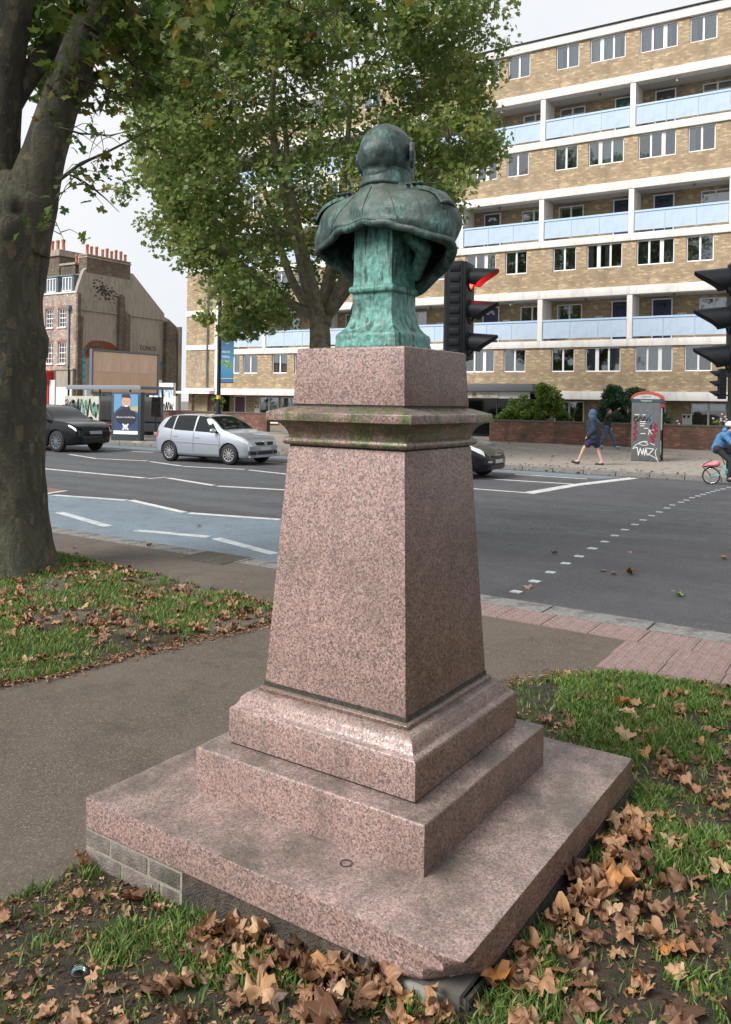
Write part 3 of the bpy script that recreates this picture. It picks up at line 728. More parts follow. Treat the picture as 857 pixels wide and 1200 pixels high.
LV = [leaf_mesh_arrays(k, c, q) for k, (c, q) in enumerate([(.6, .6), (1.0, .9), (.4, 1.2), (1.3, .7), (.3, .7), (.8, 1.4), (.6, 1.0), (1.9, 1.1), (.45, .9), (1.2, 1.5), (.2, .4), (.8, .8)])]
leafmes = []
for V, F in LV:
    me = bpy.data.meshes.new('fallen_leaf'); me.from_pydata(V.tolist(), [], F.tolist()); me.materials.append(L_FALL); me.shade_smooth()
    at = me.attributes.new('rnd', 'FLOAT', 'POINT'); leafmes.append(me)
def rotm(a, b_, c_):
    return np.array(Matrix.Rotation(a, 3, 'Z') @ Matrix.Rotation(b_, 3, 'X') @ Matrix.Rotation(c_, 3, 'Y'))
def in_ped(x, y, m=0):
    d = Vector((x, y, 0))-PED; return abs(d.dot(PA)) < .852+m and abs(d.dot(PB)) < .852+m
def patch(x, y, s=1.1, o=0): return noise.noise((x*s+o, y*s, o))
G = lambda x, y: gh(x, y)+lz(x, y)
cand = []
def along_ped():    # drift heaped against the slab: right side mostly, some at the near corner
    u = rnd.random()
    if u < .66: s_ = rnd.uniform(-1.0, .80); d = rnd.expovariate(2.9); p = PED+PA*s_*.9-PB*(.87+d)
    else: s_ = rnd.uniform(-.95, .15); d = rnd.expovariate(6); p = PED+PB*s_*.9-PA*(.875+d)
    return p.x, p.y
for i in range(320): cand.append((*along_ped(), 1))
for i in range(4200):
    x, y = rnd.uniform(-1.6, 3.9), rnd.uniform(1.4, 5.8)
    if not inR(x, y) or in_ped(x, y, .01): continue
    if patch(x, y, 1.3, 4) + .25*patch(x, y, 5, 9) < rnd.uniform(-.35, .45): continue
    if rnd.random() > (.55 if x > .2 and y > 3.3 else .36 if x > .2 else .5): continue
    cand.append((x, y, 0))
for i in range(4300):
    x, y = rnd.uniform(-6, -.4), rnd.uniform(4.2, 11.5)
    if not inL(x, y): continue
    if patch(x, y, .9, 14)+.3*patch(x, y, 4, 2) < rnd.uniform(-.55, .25): continue
    cand.append((x, y, 2))
for i in range(70):     # a few blown on to the tarmac and the road
    a, t = rnd.uniform(-9, 3), rnd.uniform(3, 13); p = FR(a, t); 
    if not inL(p.x, p.y) and not inR(p.x, p.y) and not in_ped(p.x, p.y, .03) and (rnd.random() < .5 or t > 6): cand.append((p.x, p.y, 3))
for i in range(150):
    x, y = rnd.uniform(-1.35, .1), rnd.uniform(1.75, 3.1)
    if inR(x, y) and not in_ped(x, y, .02): cand.append((x, y, 4))
items = []
heap = {}
for x, y, kd in cand:
    if in_ped(x, y, .0) or y < 1.1: continue
    a, t = toAT(x, y)
    z = G(x, y) if kd in (0, 1, 2, 4) else (gh(x, y)+.002 if t < 7.2 else (PAVE+.004 if t < kerb_t(a) else ROAD+.006))
    key = (int(x/.09), int(y/.09)); h = heap.get(key, 0); heap[key] = h+1
    z += min(h, 3)*.007 + (.004 if kd != 3 else 0)
    sz = rnd.choice([rnd.uniform(.025, .05), rnd.uniform(.04, .07), rnd.uniform(.055, .095)]) if kd != 2 else rnd.uniform(.045, .08)
    if kd == 1: sz *= 1.12
    if kd == 4: sz = rnd.uniform(.018, .05); kd = 0
    til = (.30 if kd == 1 else .28) if kd != 3 else .12
    items.append((x, y, z, rnd.randrange(len(LV)) if kd != 3 else rnd.choice([4, 8, 10, 2]), sz, rnd.uniform(0, 2*PI), rnd.gauss(0, til), rnd.gauss(0, til), kd))
# those that show largest in the photograph are things of their own
def vis(it):
    x, y = it[0], it[1]
    if y <= .8: return 0
    px = 419+968*x/y; py = 471+968*(1.75-it[2])/y
    return (it[4]/y) if -20 < px < 877 and py < 1215 else 0
items.sort(key=vis, reverse=True)
def place_label(it):
    d = Vector((it[0], it[1], 0))-PED; u, v = d.dot(PA), d.dot(PB); kd = it[8]
    if kd == 1 and v < -.8:
        return 'dry brown plane leaf heaped at the right side of the slab, ' + ('by its broken corner' if u < -.75 else 'in the nearest third' if u < -.3 else 'halfway along' if u < .2 else 'near its far corner')
    if kd == 1: return 'dry brown plane leaf below the left side of the slab, ' + ('next to the broken corner' if v < -.35 else 'halfway along' if v < .25 else 'by the bricks')
    if kd == 0:
        return 'dry brown plane leaf lying ' + ('at the photo bottom in front of the slab' if it[0] < .45 and it[1] < 2.3 else 'on the grass in the lower right corner' if it[1] < 2.6 else 'on the grass level with the slab middle' if it[1] < 3.6 else 'on the far right lawn towards the tactile paving')
    return {1: '', 0: 'dry brown curled plane leaf lying on the grass in front and right of the pedestal',
            2: 'small dry brown leaf on the left lawn by the big tree trunk', 3: 'single dry brown leaf lying flat on the bare tarmac'}[it[8]]
GRP = {1: 'leaves heaped against the slab', 0: 'leaves on the near lawn', 2: 'leaves on the left lawn', 3: 'leaves on the tarmac'}
for it in items[:285]:
    x, y, z, k, sz, ra, rb, rc, kd = it
    o = link('fallen_leaf', leafmes[k], None, (x, y, z+abs(math.sin(rb))*sz*.35), (rb, rc, ra)); o.scale = (sz,)*3
    tag(o, place_label(it), 'leaf', GRP[kd])
def joined(name, its, m, parent=None, LVs=LV, extra=None):
    Vs, Fs, Rs, n = [], [], [], 0
    for (x, y, z, k, sz, ra, rb, rc, kd) in its:
        V, F = LVs[k]; M = rotm(ra, rb, rc); Vs.append(V@M.T*sz+np.array([x, y, z+abs(math.sin(rb))*sz*.3])); Fs.append(F+n); Rs.append(np.full(len(V), rnd.random())); n += len(V)
    return npmesh(name, np.concatenate(Vs), np.concatenate(Fs), m, np.concatenate(Rs), parent)
tag(joined('leaf_litter', items[285:], L_FALL), 'thin scatter of small brown leaves over the lawns', 'leaf litter', kind='stuff')
# special ones
def special(px, m, sz, k, lab, rot):
    x, y, z = px; me = leafmes[k].copy(); me.materials.clear(); me.materials.append(m)
    tag(link('fallen_leaf', me, None, (x, y, z), rot), lab, 'leaf').scale = (sz,)*3
special((.32, 1.98, G(.32, 1.98)+.06), L_FALL, .085, 0, 'largest tan brown leaf lying just in front of the broken slab corner', (.3, .2, 2.2))
special((.66, 2.30, G(.66, 2.3)+.05), L_GRNFALL, .055, 4, 'pale green leaf lying on the brown drift right of the broken slab corner', (.25, 0, 1.0))
special((.93, 2.95, G(.93, 2.95)+.03), L_GRNFALL, .05, 10, 'pale green leaf on the grass beside the right edge of the slab', (.2, .1, 4))
special((.79, 3.12, G(.79, 3.12)+.06), L_YEL, .05, 1, 'yellow orange leaf standing up beside the right edge of the slab', (.9, .1, .4))
special((-.04, 1.83, G(-.04, 1.83)+.03), L_GRNFALL, .07, 8, 'pale yellowish green leaf with long lobes at the bottom edge of the photo', (.3, -.2, 2.6))
p = FR(-1.75, 9.15); special((p.x, p.y, ROAD+.01), L_GRNFALL, .11, 4, 'large pale green leaf lying on the asphalt near the right kerb', (.05, .05, 1))
p = FR(-2.45, 9.95); special((p.x, p.y, ROAD+.01), L_FALL, .12, 2, 'large tan leaf lying out on the asphalt between the studs and the kerb', (.1, .05, 1.8))
# crumbs of broken leaves
ci = []
def crumbs(n, box, inside, kdens):
    x0, x1, y0, y1 = box
    for i in range(n):
        x, y = rnd.uniform(x0, x1), rnd.uniform(y0, y1)
        if not inside(x, y) or in_ped(x, y): continue
        if patch(x, y, 1.3, 4)+.3*patch(x, y, 6, 1) < rnd.uniform(-.5, .3): continue
        ci.append((x, y, G(x, y)+.006, rnd.uniform(.008, .022)))
for i in range(5000):
    x, y = rnd.uniform(-1.4, .3), rnd.uniform(1.6, 3.2)
    if inR(x, y) and not in_ped(x, y): ci.append((x, y, G(x, y)+.005, rnd.uniform(.004, .018)))
crumbs(26000, (-1.6, 4, 1.3, 5.8), inR, 1); crumbs(10000, (-6, -.4, 4.2, 10.5), inL, 1)
for i in range(2600):        # drift along the edges of the lawns
    e = rnd.random(); L_ = lawnL[10:] + lawnL[:1] if e < .7 else lawnR[10:16]; j = rnd.randrange(len(L_)-1); f = rnd.random()
    x = L_[j][0]*(1-f)+L_[j+1][0]*f+rnd.gauss(0, .05); y = L_[j][1]*(1-f)+L_[j+1][1]*f+rnd.gauss(0, .05); ci.append((x, y, gh(x, y)+.018, rnd.uniform(.008, .022)))
ca = np.array(ci); n = len(ca); base = nr.uniform(-1, 1, (n, 5, 3))*[1, 1, .35]; Vc = ca[:, None, :3]+base*ca[:, None, 3:4]
Fc_ = (np.arange(n)*5)[:, None, None]+np.array([[0, 1, 2], [2, 3, 4], [0, 2, 3]])[None]
tag(npmesh('leaf_crumbs', Vc.reshape(-1, 3), Fc_.reshape(-1, 3), L_FALL, np.repeat(nr.random(n), 5)), 'broken brown leaf crumbs trodden into the soil of the lawns', 'leaf litter', kind='stuff')

def grass(name, box, inside, n, th, hmin, hmax, seedo, lab):
    x0, x1, y0, y1 = box; P = []
    while len(P) < n:
        x, y = rnd.uniform(x0, x1), rnd.uniform(y0, y1)
        if not inside(x, y) or in_ped(x, y, .01): continue
        q = patch(x, y, 1.5, seedo)+.7*patch(x, y, 5.5, seedo+3)
        dd = Vector((x, y, 0))-PED
        if dd.dot(PA) < -.8 and dd.dot(PB) > -.7: q -= .10*(1-sstep(-dd.dot(PA), .9, 1.5))
        if q < th+rnd.uniform(-.12, .12): 
            if rnd.random() > .10: continue
        P.append((x, y, G(x, y), q))
    P = np.array(P); N_ = len(P); ang = nr.uniform(0, 2*PI, N_); h = nr.uniform(hmin, hmax, N_)*(1+.6*np.clip(P[:, 3]-th, 0, 1)); ln = nr.uniform(.2, 1.1, N_)*h; la = nr.uniform(0, 2*PI, N_); wd = nr.uniform(.001, .0034, N_)*(1+P[:, 1]*.12)
    dx, dy = np.cos(ang)*wd, np.sin(ang)*wd; tx, ty = np.cos(la)*ln, np.sin(la)*ln
    V = np.zeros((N_, 5, 3)); o = P[:, :3]-[0, 0, .004]
    V[:, 0] = o+np.stack([dx, dy, 0*dx], 1); V[:, 1] = o-np.stack([dx, dy, 0*dx], 1)
    V[:, 2] = o+np.stack([dx*.8+tx*.35, dy*.8+ty*.35, h*.62], 1); V[:, 3] = o+np.stack([-dx*.8+tx*.35, -dy*.8+ty*.35, h*.62], 1)
    V[:, 4] = o+np.stack([tx, ty, h], 1)
    F = (np.arange(N_)*5)[:, None, None]+np.array([[0, 1, 2], [1, 3, 2], [2, 3, 4]])[None]
    rv = np.repeat(np.clip(nr.normal(.4, .22, N_), 0, 1), 5)
    return tag(npmesh(name, V.reshape(-1, 3), F.reshape(-1, 3), GRASS, rv), lab, 'grass', kind='stuff')
grass('grass', (-1.7, 4.4, 1.2, 5.8), inR, 95000, -.02, .018, .05, 4.5, 'patchy short green grass on the near lawn around the pedestal')
grass('grass', (-6.4, -.4, 4.2, 11.8), inL, 80000, -.16, .02, .05, 21.5, 'patchy green grass on the left lawn beneath the big plane tree')
# twigs and litter
def twig(pts, r, lab):
    b = MB(); b.tube([Vector((x, y, G(x, y)+z)) for x, y, z in pts], [r, r*.9, r*.7, r*.5][:len(pts)], 6); o = b.build('twig', BARK2, smooth=True); tag(o, lab, 'twig')
twig([(.22, 1.98, .03), (.36, 2.1, .045), (.47, 2.24, .05), (.58, 2.4, .04)], .004, 'long thin bare twig lying on the leaves right of the broken slab corner')
twig([(.40, 2.13, .045), (.50, 2.17, .04), (.60, 2.24, .03)], .003, 'short bare twig branching beside the longer twig near the slab corner')
twig([(-.40, 2.35, .03), (-.30, 2.28, .04), (-.2, 2.24, .03)], .004, 'crooked grey twig on the soil left of the slab corner')
twig([(-.30, 2.07, .02), (-.26, 2.14, .03), (-.22, 2.2, .03)], .003, 'thin grey twig among the leaves at bottom left')
ring_ = MB(); rp = Vector(gp) if (gp := None) else PED-PA*.66+PB*.02
ring_.loft([[(math.cos(t)*.021+math.cos(t)*.0018*math.cos(q), math.sin(t)*.021+math.sin(t)*.0018*math.cos(q), .0018*math.sin(q)) for q in [2*PI*j/6 for j in range(6)]] for t in [2*PI*i/24 for i in range(25)]], cap=False)
tag(ring_.build('rubber_ring', RUBBER, None, True, loc=(PED.x-PA.x*.63-PB.x*.28, PED.y-PA.y*.63-PB.y*.28, .131)), 'small black rubber ring lying on the pedestal slab', 'ring')
bc = MB(); bc.lathe([(.001, 0), (.024, 0), (.026, .004), (.026, .009), (.023, .009), (.022, .004), (.001, .004)], 20)
tag(bc.build('plastic_disc', glassm('clear plastic', (.75, .85, .8), .15), None, 40, loc=(-.86, 2.63, G(-.86, 2.63)+.03), rot=(.2, .1, 0)), 'clear round plastic lid lying on the soil below the slab at left', 'lid')
bc = MB(); bc.lathe([(.001, 0), (.016, 0), (.017, .006), (.012, .010), (.007, .012), (.006, .02), (.001, .021)], 14)
tag(bc.build('plastic_stopper', mat('translucent cap', (.6, .65, .68), .3), None, 40, loc=(-.07, 1.93, G(-.07, 1.93)+.04), rot=(.5, .2, 0)), 'small white plastic cap among the leaves at the bottom of the photo', 'cap')
b = MB(); b.add([(0, 0, 0), (.03, .004, .004), (.026, .02, .009), (.006, .026, .003), (.014, .011, .012)], [(0, 1, 4), (1, 2, 4), (2, 3, 4), (3, 0, 4)])
tag(b.build('paper_scrap', mat('paper', (.7, .7, .68), .8), None, loc=(-.73, 2.3, G(-.73, 2.3)+.03)), 'tiny scrap of white paper on the soil at lower left', 'scrap')
# black streak of a drain cover set in the pavement, left
b = MB(); b.box(-.34, .34, -.26, .26, -.02, .004)
dc = b.build('drain_cover', noisy('rusty iron', (.05, .045, .04), (.10, .085, .07), 30), None, loc=FR(-6.6, 7.35, -.125), rot=(0, 0, BY)); tag(dc, 'worn dark iron drain cover set in the pavement beside the cycle lane', 'drain cover')
for i in range(9):
    q = MB(); q.box(-.3, .3, -.012, .012, 0, .007); q.build('rib', MATS['rusty iron'], dc, loc=(0, -.2+i*.05, .003))

fl = []
for i in range(420):
    e = rnd.random(); a = rnd.uniform(-16, 3) if e < .8 else rnd.uniform(-33, -14); t = FKT+(rnd.gauss(.1, .25) if rnd.random() < .6 else rnd.uniform(.3, 12)); p = FR(a, t)
    z = ROAD+.006 if t < FKT else PAVE+.022
    fl.append((p.x, p.y, z, rnd.randrange(len(LV)), rnd.uniform(.04, .085), rnd.uniform(0, 6.28), rnd.gauss(0, .2), rnd.gauss(0, .2), 3))
tag(joined('leaf_litter', fl, L_FALL), 'scatter of small orange brown leaves along the far kerb and pavement', 'leaf litter', kind='stuff')
# ------------------------------------------------------------------ trees
def leaf_cloud(name, centers, rads, per, size, m, parent, jit=.25, up=.35, fold=True, sub=None):
    """many small lobed leaves spread through clumps"""
    cs = np.repeat(np.array(centers, float), per, axis=0); rs = np.repeat(np.array(rads, float), per); n = len(cs)
    d = nr.normal(size=(n, 3)); d /= np.linalg.norm(d, axis=1)[:, None]; d *= (nr.random(n)**.45)[:, None]
    P = cs+d*rs[:, None]*[1, 1, .75]
    nrm = nr.normal(size=(n, 3))+[0, 0, .9]; nrm /= np.linalg.norm(nrm, axis=1)[:, None]
    a = nr.normal(size=(n, 3)); a -= (a*nrm).sum(1)[:, None]*nrm; a /= np.linalg.norm(a, axis=1)[:, None]; b_ = np.cross(nrm, a)
    s_ = size*nr.uniform(.6, 1.25, n)
    tmpl = [(0, -.5, 0), (.5, -.32, .05), (.28, .02, 0), (.52, .3, .08), (.16, .2, 0), (0, .62, -.06), (-.16, .2, 0), (-.52, .3, .08), (-.28, .02, 0), (-.5, -.32, .05)]
    V = np.zeros((n, 10, 3))
    for k, (u, v, w_) in enumerate(tmpl): V[:, k] = P+(a*u+b_*v+nrm*w_*1.2)*s_[:, None]
    T = np.array([[0, 1, 2], [2, 3, 4], [4, 5, 6], [6, 7, 8], [8, 9, 0], [0, 2, 8], [2, 4, 6], [2, 6, 8]])
    F = (np.arange(n)*10)[:, None, None]+T[None]
    rv = np.repeat(np.clip(np.repeat(nr.normal(.45, .16, len(centers)), per)+nr.normal(0, .16, n), 0, .999), 10)
    return npmesh(name, V.reshape(-1, 3), F.reshape(-1, 3), m, rv, parent)
# --- near plane tree at left
T0 = Vector((-3.86, 8.95, -.10))
nt_ = thing('plane_tree', 'big plane tree with thick mottled trunk forking at the left edge of the photo', 'tree', T0)
def knobby(path, rad, n=28, sub=5, amp=.03, flare=None, seed=0, bumps=()):
    pts = []; rs = []
    for i in range(len(path)-1):
        p0, p1, p2, p3 = [Vector(path[min(max(k, 0), len(path)-1)]) for k in (i-1, i, i+1, i+2)]; m_ = 6 if i < len(path)-2 else 7
        for j in range(m_):
            f = j/6; pts.append(.5*((2*p1)+(p2-p0)*f+(2*p0-5*p1+4*p2-p3)*f*f+(3*p1-p0-3*p2+p3)*f**3)); rs.append(rad[i]*(1-f)+rad[i+1]*f)
    rings = []
    for i, p in enumerate(pts):
        d = (pts[min(i+1, len(pts)-1)]-pts[max(i-1, 0)]).normalized(); a = d.cross(Vector((0, 1, 0))).normalized(); b_ = d.cross(a).normalized()
        ring = []
        for k in range(n):
            t = 2*PI*k/n; q = a*math.cos(t)+b_*math.sin(t); r = rs[i]
            r *= 1+amp*2.2*noise.noise((q.x*1.3+seed, q.y*1.3, p.z*.9))+amp*.8*noise.noise((q.x*4, q.y*4+seed, p.z*3.5))
            if flare: r += flare*math.exp(-max(0, p.z)*2.6)*(1+.45*math.sin(t*5+seed)+.2*math.sin(t*3))
            c = p+q*r
            for bc_, br, bh in bumps:
                dd = (c-Vector(bc_)).length
                if dd < br: c += q*bh*math.cos(dd/br*PI/2)**2
            ring.append(c)
        rings.append(ring)
    return rings
b = MB(); b.loft(knobby([(0, 0, -.1), (.02, 0, .5), (.0, 0, 1.2), (.0, 0, 2.0), (-.01, 0, 2.9), (.02, 0, 3.5), (.03, 0, 3.9), (.02, 0, 4.2), (.02, 0, 4.3)], [.50, .46, .44, .43, .42, .46, .42, .24, .05], 48, amp=.045, flare=.14, seed=3,
     bumps=[((.50, -.05, 2.42), .34, .12), ((.42, -.1, 3.05), .3, -.03), ((.56, -.1, 4.0), .42, .16), ((.2, -.45, 3.6), .2, .07), ((.05, -.45, 3.75), .16, .06), ((.30, -.38, 3.78), .09, -.10), ((.12, -.42, 3.72), .08, -.10)]))
tr = b.build('trunk', BARK, nt_, True)
def limb(path, rad, parent=nt_, name='limb', seed=1, m=BARK, n=22, amp=.03):
    b = MB(); b.loft(knobby(path, rad, n, amp=amp, seed=seed)); return b.build(name, m, parent, True)
limb([(.18, 0, 3.4), (.28, 0, 3.95), (.42, .02, 4.5), (.60, .05, 5.15), (.90, .1, 6.0), (1.35, .2, 7.2), (1.9, .4, 8.6)], [.30, .29, .23, .205, .185, .15, .1], seed=5)
limb([(-.12, 0, 3.4), (-.14, 0, 4.2), (-.10, .02, 5.2), (.02, .05, 6.2), (.15, .1, 7.5), (.1, .1, 9.2)], [.32, .28, .25, .23, .18, .1], seed=9)
limb([(-.3, .05, 3.6), (-.7, .1, 4.6), (-1.4, .2, 6.2), (-2.2, .3, 8.0)], [.2, .18, .14, .08], seed=12)
limb([(-.02, .1, 5.0), (.25, .3, 5.6), (.52, .6, 6.05), (1.2, 1.2, 6.6)], [.13, .11, .085, .05], seed=15, name='branch')
def wpt(px, py, Y):
    x = (px-419.2)/967.98; z = (470.94-py)/967.98; c, s_ = math.cos(rol), math.sin(rol)
    return Vector((Y*(x*c-z*s_), Y, 1.75+Y*(x*s_+z*c)))-T0
tips = []
def spray(px, Y0, r0, px2, n=9, seed=0):
    """a drooping twig system: px are picture-plane waypoints used only to lay the twig out at its own distance"""
    pts = [wpt(x, y, Y0+k*.12) for k, (x, y) in enumerate(px2)]
    b = MB(); b.tube(pts, [r0*(1-.75*k/(len(pts)-1)) for k in range(len(pts))], 7); b.build('branch', BARK, nt_, True)
    rg = random.Random(seed)
    for k in range(n):
        i = rg.randrange(1, len(pts)); f = rg.random(); p = pts[i-1].lerp(pts[i], f)
        q = p+Vector((rg.uniform(-.35, .35), rg.uniform(-.3, .3), rg.uniform(-.32, .14)))
        b = MB(); b.tube([p, p.lerp(q, .5)+Vector((0, 0, .04)), q], [.006, .004, .002], 5); tips.append((q, b))
    return pts
S1 = spray(0, 8.6, .022, [(70, 212), (95, 193), (125, 180), (160, 162), (200, 140)], 16, 1)
S2 = spray(0, 8.3, .014, [(66, 150), (95, 158), (130, 160), (175, 150)], 12, 2)
S3 = spray(0, 8.8, .02, [(105, 40), (135, 60), (160, 80), (195, 100)], 26, 3)
S4 = spray(0, 8.7, .02, [(80, 90), (110, 100), (140, 112), (180, 120)], 30, 4)
S5 = spray(0, 7.0, .012, [(285, -25), (272, 20), (262, 42), (285, 52), (320, 70)], 12, 5)
S6 = spray(0, 6.8, .012, [(330, -30), (340, 10), (365, 20), (400, 10)], 14, 6)
S7 = spray(0, 7.2, .012, [(180, -20), (205, 10), (220, 25), (240, 60), (255, 80)], 14, 7)
S8 = spray(0, 7.4, .01, [(80, 205), (100, 215), (125, 235), (140, 250)], 7, 8)
S9 = spray(0, 8.2, .008, [(50, 255), (66, 262), (76, 285)], 4, 9)
S10 = spray(0, 6.9, .01, [(240, 60), (270, 100), (285, 130)], 6, 10)
b = MB()
for q, bb in tips: b.add(bb.v, bb.f)
stuff(b.build('twigs', BARK, nt_, True))
# leaves of the drooping sprays: big lobed leaves, each a part
nm = []
for V, F in (leaf_mesh_arrays(40+k, c, q) for k, (c, q) in enumerate([(.35, .3), (.6, .4), (.2, .25), (.8, .35), (.5, .6)])):
    me = bpy.data.meshes.new('leaf'); me.from_pydata(V.tolist(), [], F.tolist()); me.materials.append(L_NEAR); me.attributes.new('rnd', 'FLOAT', 'POINT'); nm.append(me)
cnt = 0
for q, bb in tips:
    for j in range(rnd.choice((1, 2, 2, 3))):
        if cnt >= 295: break
        o = link('leaf', rnd.choice(nm), nt_, q+Vector((rnd.gauss(0, .07), rnd.gauss(0, .07), rnd.gauss(-.04, .06))), (rnd.uniform(1.9, 3.6), rnd.gauss(0, .5), rnd.uniform(0, 6.28)))
        s_ = rnd.uniform(.06, .105); o.scale = (s_,)*3; cnt += 1
# upper foliage: mass at top left and the canopy over and beyond the frame
cs, rs_ = [], []
def addc(px, py, Y, r): cs.append(wpt(px, py, Y)); rs_.append(r)
for i in range(64): addc(rnd.uniform(55, 190), rnd.triangular(-30, 150, 30), rnd.uniform(8.4, 10.5), rnd.uniform(.14, .3))
for i in range(20): addc(rnd.uniform(35, 70), rnd.uniform(-10, 110), rnd.uniform(9.2, 11), rnd.uniform(.15, .3))
for i in range(30): addc(rnd.uniform(120, 250), rnd.triangular(-60, 60, -20), rnd.uniform(8, 10), rnd.uniform(.15, .3))
o = leaf_cloud('foliage', cs, rs_, 14, .15, L_NEAR, nt_); stuff(o)
cs, rs_ = [], []
for i in range(150):
    a = rnd.uniform(0, 2*PI); r = rnd.uniform(.5, 4.6); cs.append(Vector((math.cos(a)*r*.95, math.sin(a)*r*.8, 8.6+rnd.uniform(-1.0, 3.6)-r*.15))); rs_.append(rnd.uniform(.35, .7))
o = leaf_cloud('foliage', cs, rs_, 42, .17, L_NEAR, nt_); stuff(o)
cs, rs_ = [], []
for i in range(34):
    x = rnd.uniform(190, 470); addc(x, rnd.triangular(-60, 85-(x-190)*.12, -25), rnd.uniform(6.6, 8.2), rnd.uniform(.12, .24))
o = leaf_cloud('foliage', cs, rs_, 8, .13, L_NEAR, nt_); stuff(o)

# --- street plane tree across the road
T1 = Vector((-1.30, 30.0, PAVE))
mt = thing('plane_tree', 'large leafy green plane tree behind the bust on the far pavement', 'tree', T1)
def limb2(path, rad, name='limb', n=12):
    b = MB(); b.loft(knobby(path, rad, n, amp=.03, seed=rnd.random()*9)); return b.build(name, BARK2, mt, True)
b = MB(); b.loft(knobby([(0, 0, -.1), (.0, 0, 1.5), (-.05, 0, 3.0), (-.1, 0, 4.2), (-.12, 0, 4.9), (-.12, 0, 5.4)], [.56, .46, .40, .37, .31, .1], 24, amp=.04, flare=.15, seed=8)); b.build('trunk', BARK2, mt, True)
crown = []
def inside_crown(x, z):      # outline of the crown across the view, from the tree's base
    prof = [(4.6, -2.8, -1.6), (5.3, -3.8, -.8), (6.0, -4.5, .2), (6.8, -5.2, 2.4), (7.4, -6.2, 4.6), (8.5, -7.0, 5.7), (10, -7.4, 6.1), (11.5, -7.3, 6.2), (13, -7.1, 6.2), (14.5, -6.9, 6.1), (16.4, -6.5, 5.6), (18.5, -4.5, 3.6), (20, -2, 1.5)]
    zs_ = [p[0] for p in prof]
    if z < zs_[0] or z > zs_[-1]: return False
    l = np.interp(z, zs_, [p[1] for p in prof]); r = np.interp(z, zs_, [p[2] for p in prof])
    wob = .55*noise.noise((x*.7, 0, z*.7)); return l+wob+.5 < x < r+wob-.5
while len(crown) < 1050:
    x, y, z = rnd.uniform(-7.6, 6.8), rnd.uniform(-5.6, 5.6), rnd.uniform(3.2, 19.8)
    if not inside_crown(x, z): continue
    e = ((x+.3)/7.2)**2+(y/5.6)**2+((z-11)/9.2)**2
    if e > 1.35 or (e < .45 and rnd.random() < .85): continue
    if noise.noise((x*.42, y*.42, z*.5)) < -.26: continue
    crown.append(Vector((x, y, z)))
fork = Vector((-.1, 0, 4.1))
mains = [[(-.15, 0, 3.9), (-.5, .1, 5.2), (-.9, .2, 7.0), (-1.5, .3, 9.5), (-2.0, .2, 12.5), (-1.6, .1, 17)], [(.0, 0, 3.9), (.15, .2, 5.6), (.5, .4, 7.8), (.7, .5, 10.4), (.9, .6, 13.5)],
         [(-.25, 0, 4.2), (-1.6, -.3, 5.0), (-2.8, -.5, 6.1), (-4.2, -.6, 7.3), (-5.6, -.6, 8.3)], [(.1, .1, 4.2), (.9, -.3, 5.4), (1.9, -.6, 7.3), (3.2, -.9, 9.1), (4.4, -1, 11)],
         [(-.3, .2, 4.1), (-1.2, 1.4, 5.8), (-2.0, 2.6, 8.2), (-2.6, 3.2, 10.5)], [(.1, .2, 4.1), (.8, 1.6, 5.8), (1.8, 2.8, 8.1), (2.6, 3.3, 10.6)], [(-.1, -.2, 4.2), (-.5, -1.6, 6.1), (-1.0, -2.8, 8.6), (-1.2, -3.4, 11)],
         [(.3, -.1, 4.4), (1.1, -1.6, 6.4), (2.1, -2.9, 8.4), (2.9, -3.3, 10.2)], [(.35, -.05, .6), (.62, -.15, 2.2), (1.05, -.25, 4.3), (1.5, -.3, 6.2), (1.9, -.3, 8.2)]]
rads = [[.36, .28, .22, .17, .11, .05], [.3, .24, .18, .13, .06], [.2, .17, .13, .1, .05], [.22, .18, .14, .1, .05], [.2, .16, .12, .06], [.2, .16, .12, .06], [.2, .16, .12, .06], [.2, .15, .1, .05], [.30, .29, .27, .2, .1]]
nodes = []
for mi_, (mp, mr) in enumerate(zip(mains, rads)):
    if mi_ < 8: mp = [(x_*(1 if k_ else .6), y_*(1 if k_ else .4), z_+.7*max(0, 1-(z_-3.9)/6)) for k_, (x_, y_, z_) in enumerate(mp)]
    limb2(mp, mr)
    for i in range(1, len(mp)):
        for f in (.35, .7, 1): nodes.append((Vector(mp[i-1]).lerp(Vector(mp[i]), f), mr[i]))
tb_ = MB()
for c in crown:
    best = min(nodes, key=lambda q: (q[0]-c).length+max(0, q[0].z-c.z)*1.5); p, r = best; L_ = (c-p).length
    if L_ < .4: continue
    k = min(r*.6, .012+.014*L_)
    tb_.tube([p, p.lerp(c, .5)+Vector((rnd.gauss(0, .1*L_*.5), rnd.gauss(0, .05*L_), .07*L_)), c], [k, k*.6, k*.2], 5)
    if L_ < 3 and len(nodes) < 600: nodes.append((p.lerp(c, .5), k*.6))
stuff(tb_.build('branches', BARK2, mt, True))
stuff(leaf_cloud('foliage', crown, [rnd.uniform(.5, .95) for c in crown], 92, .165, L_FAR, mt))
hang = [Vector((rnd.uniform(-4.4, -2.0), rnd.uniform(-2, 2), rnd.uniform(4.1, 5.0))) for i in range(20)]
stuff(leaf_cloud('foliage', hang, [.42]*len(hang), 55, .19, L_FAR, mt))
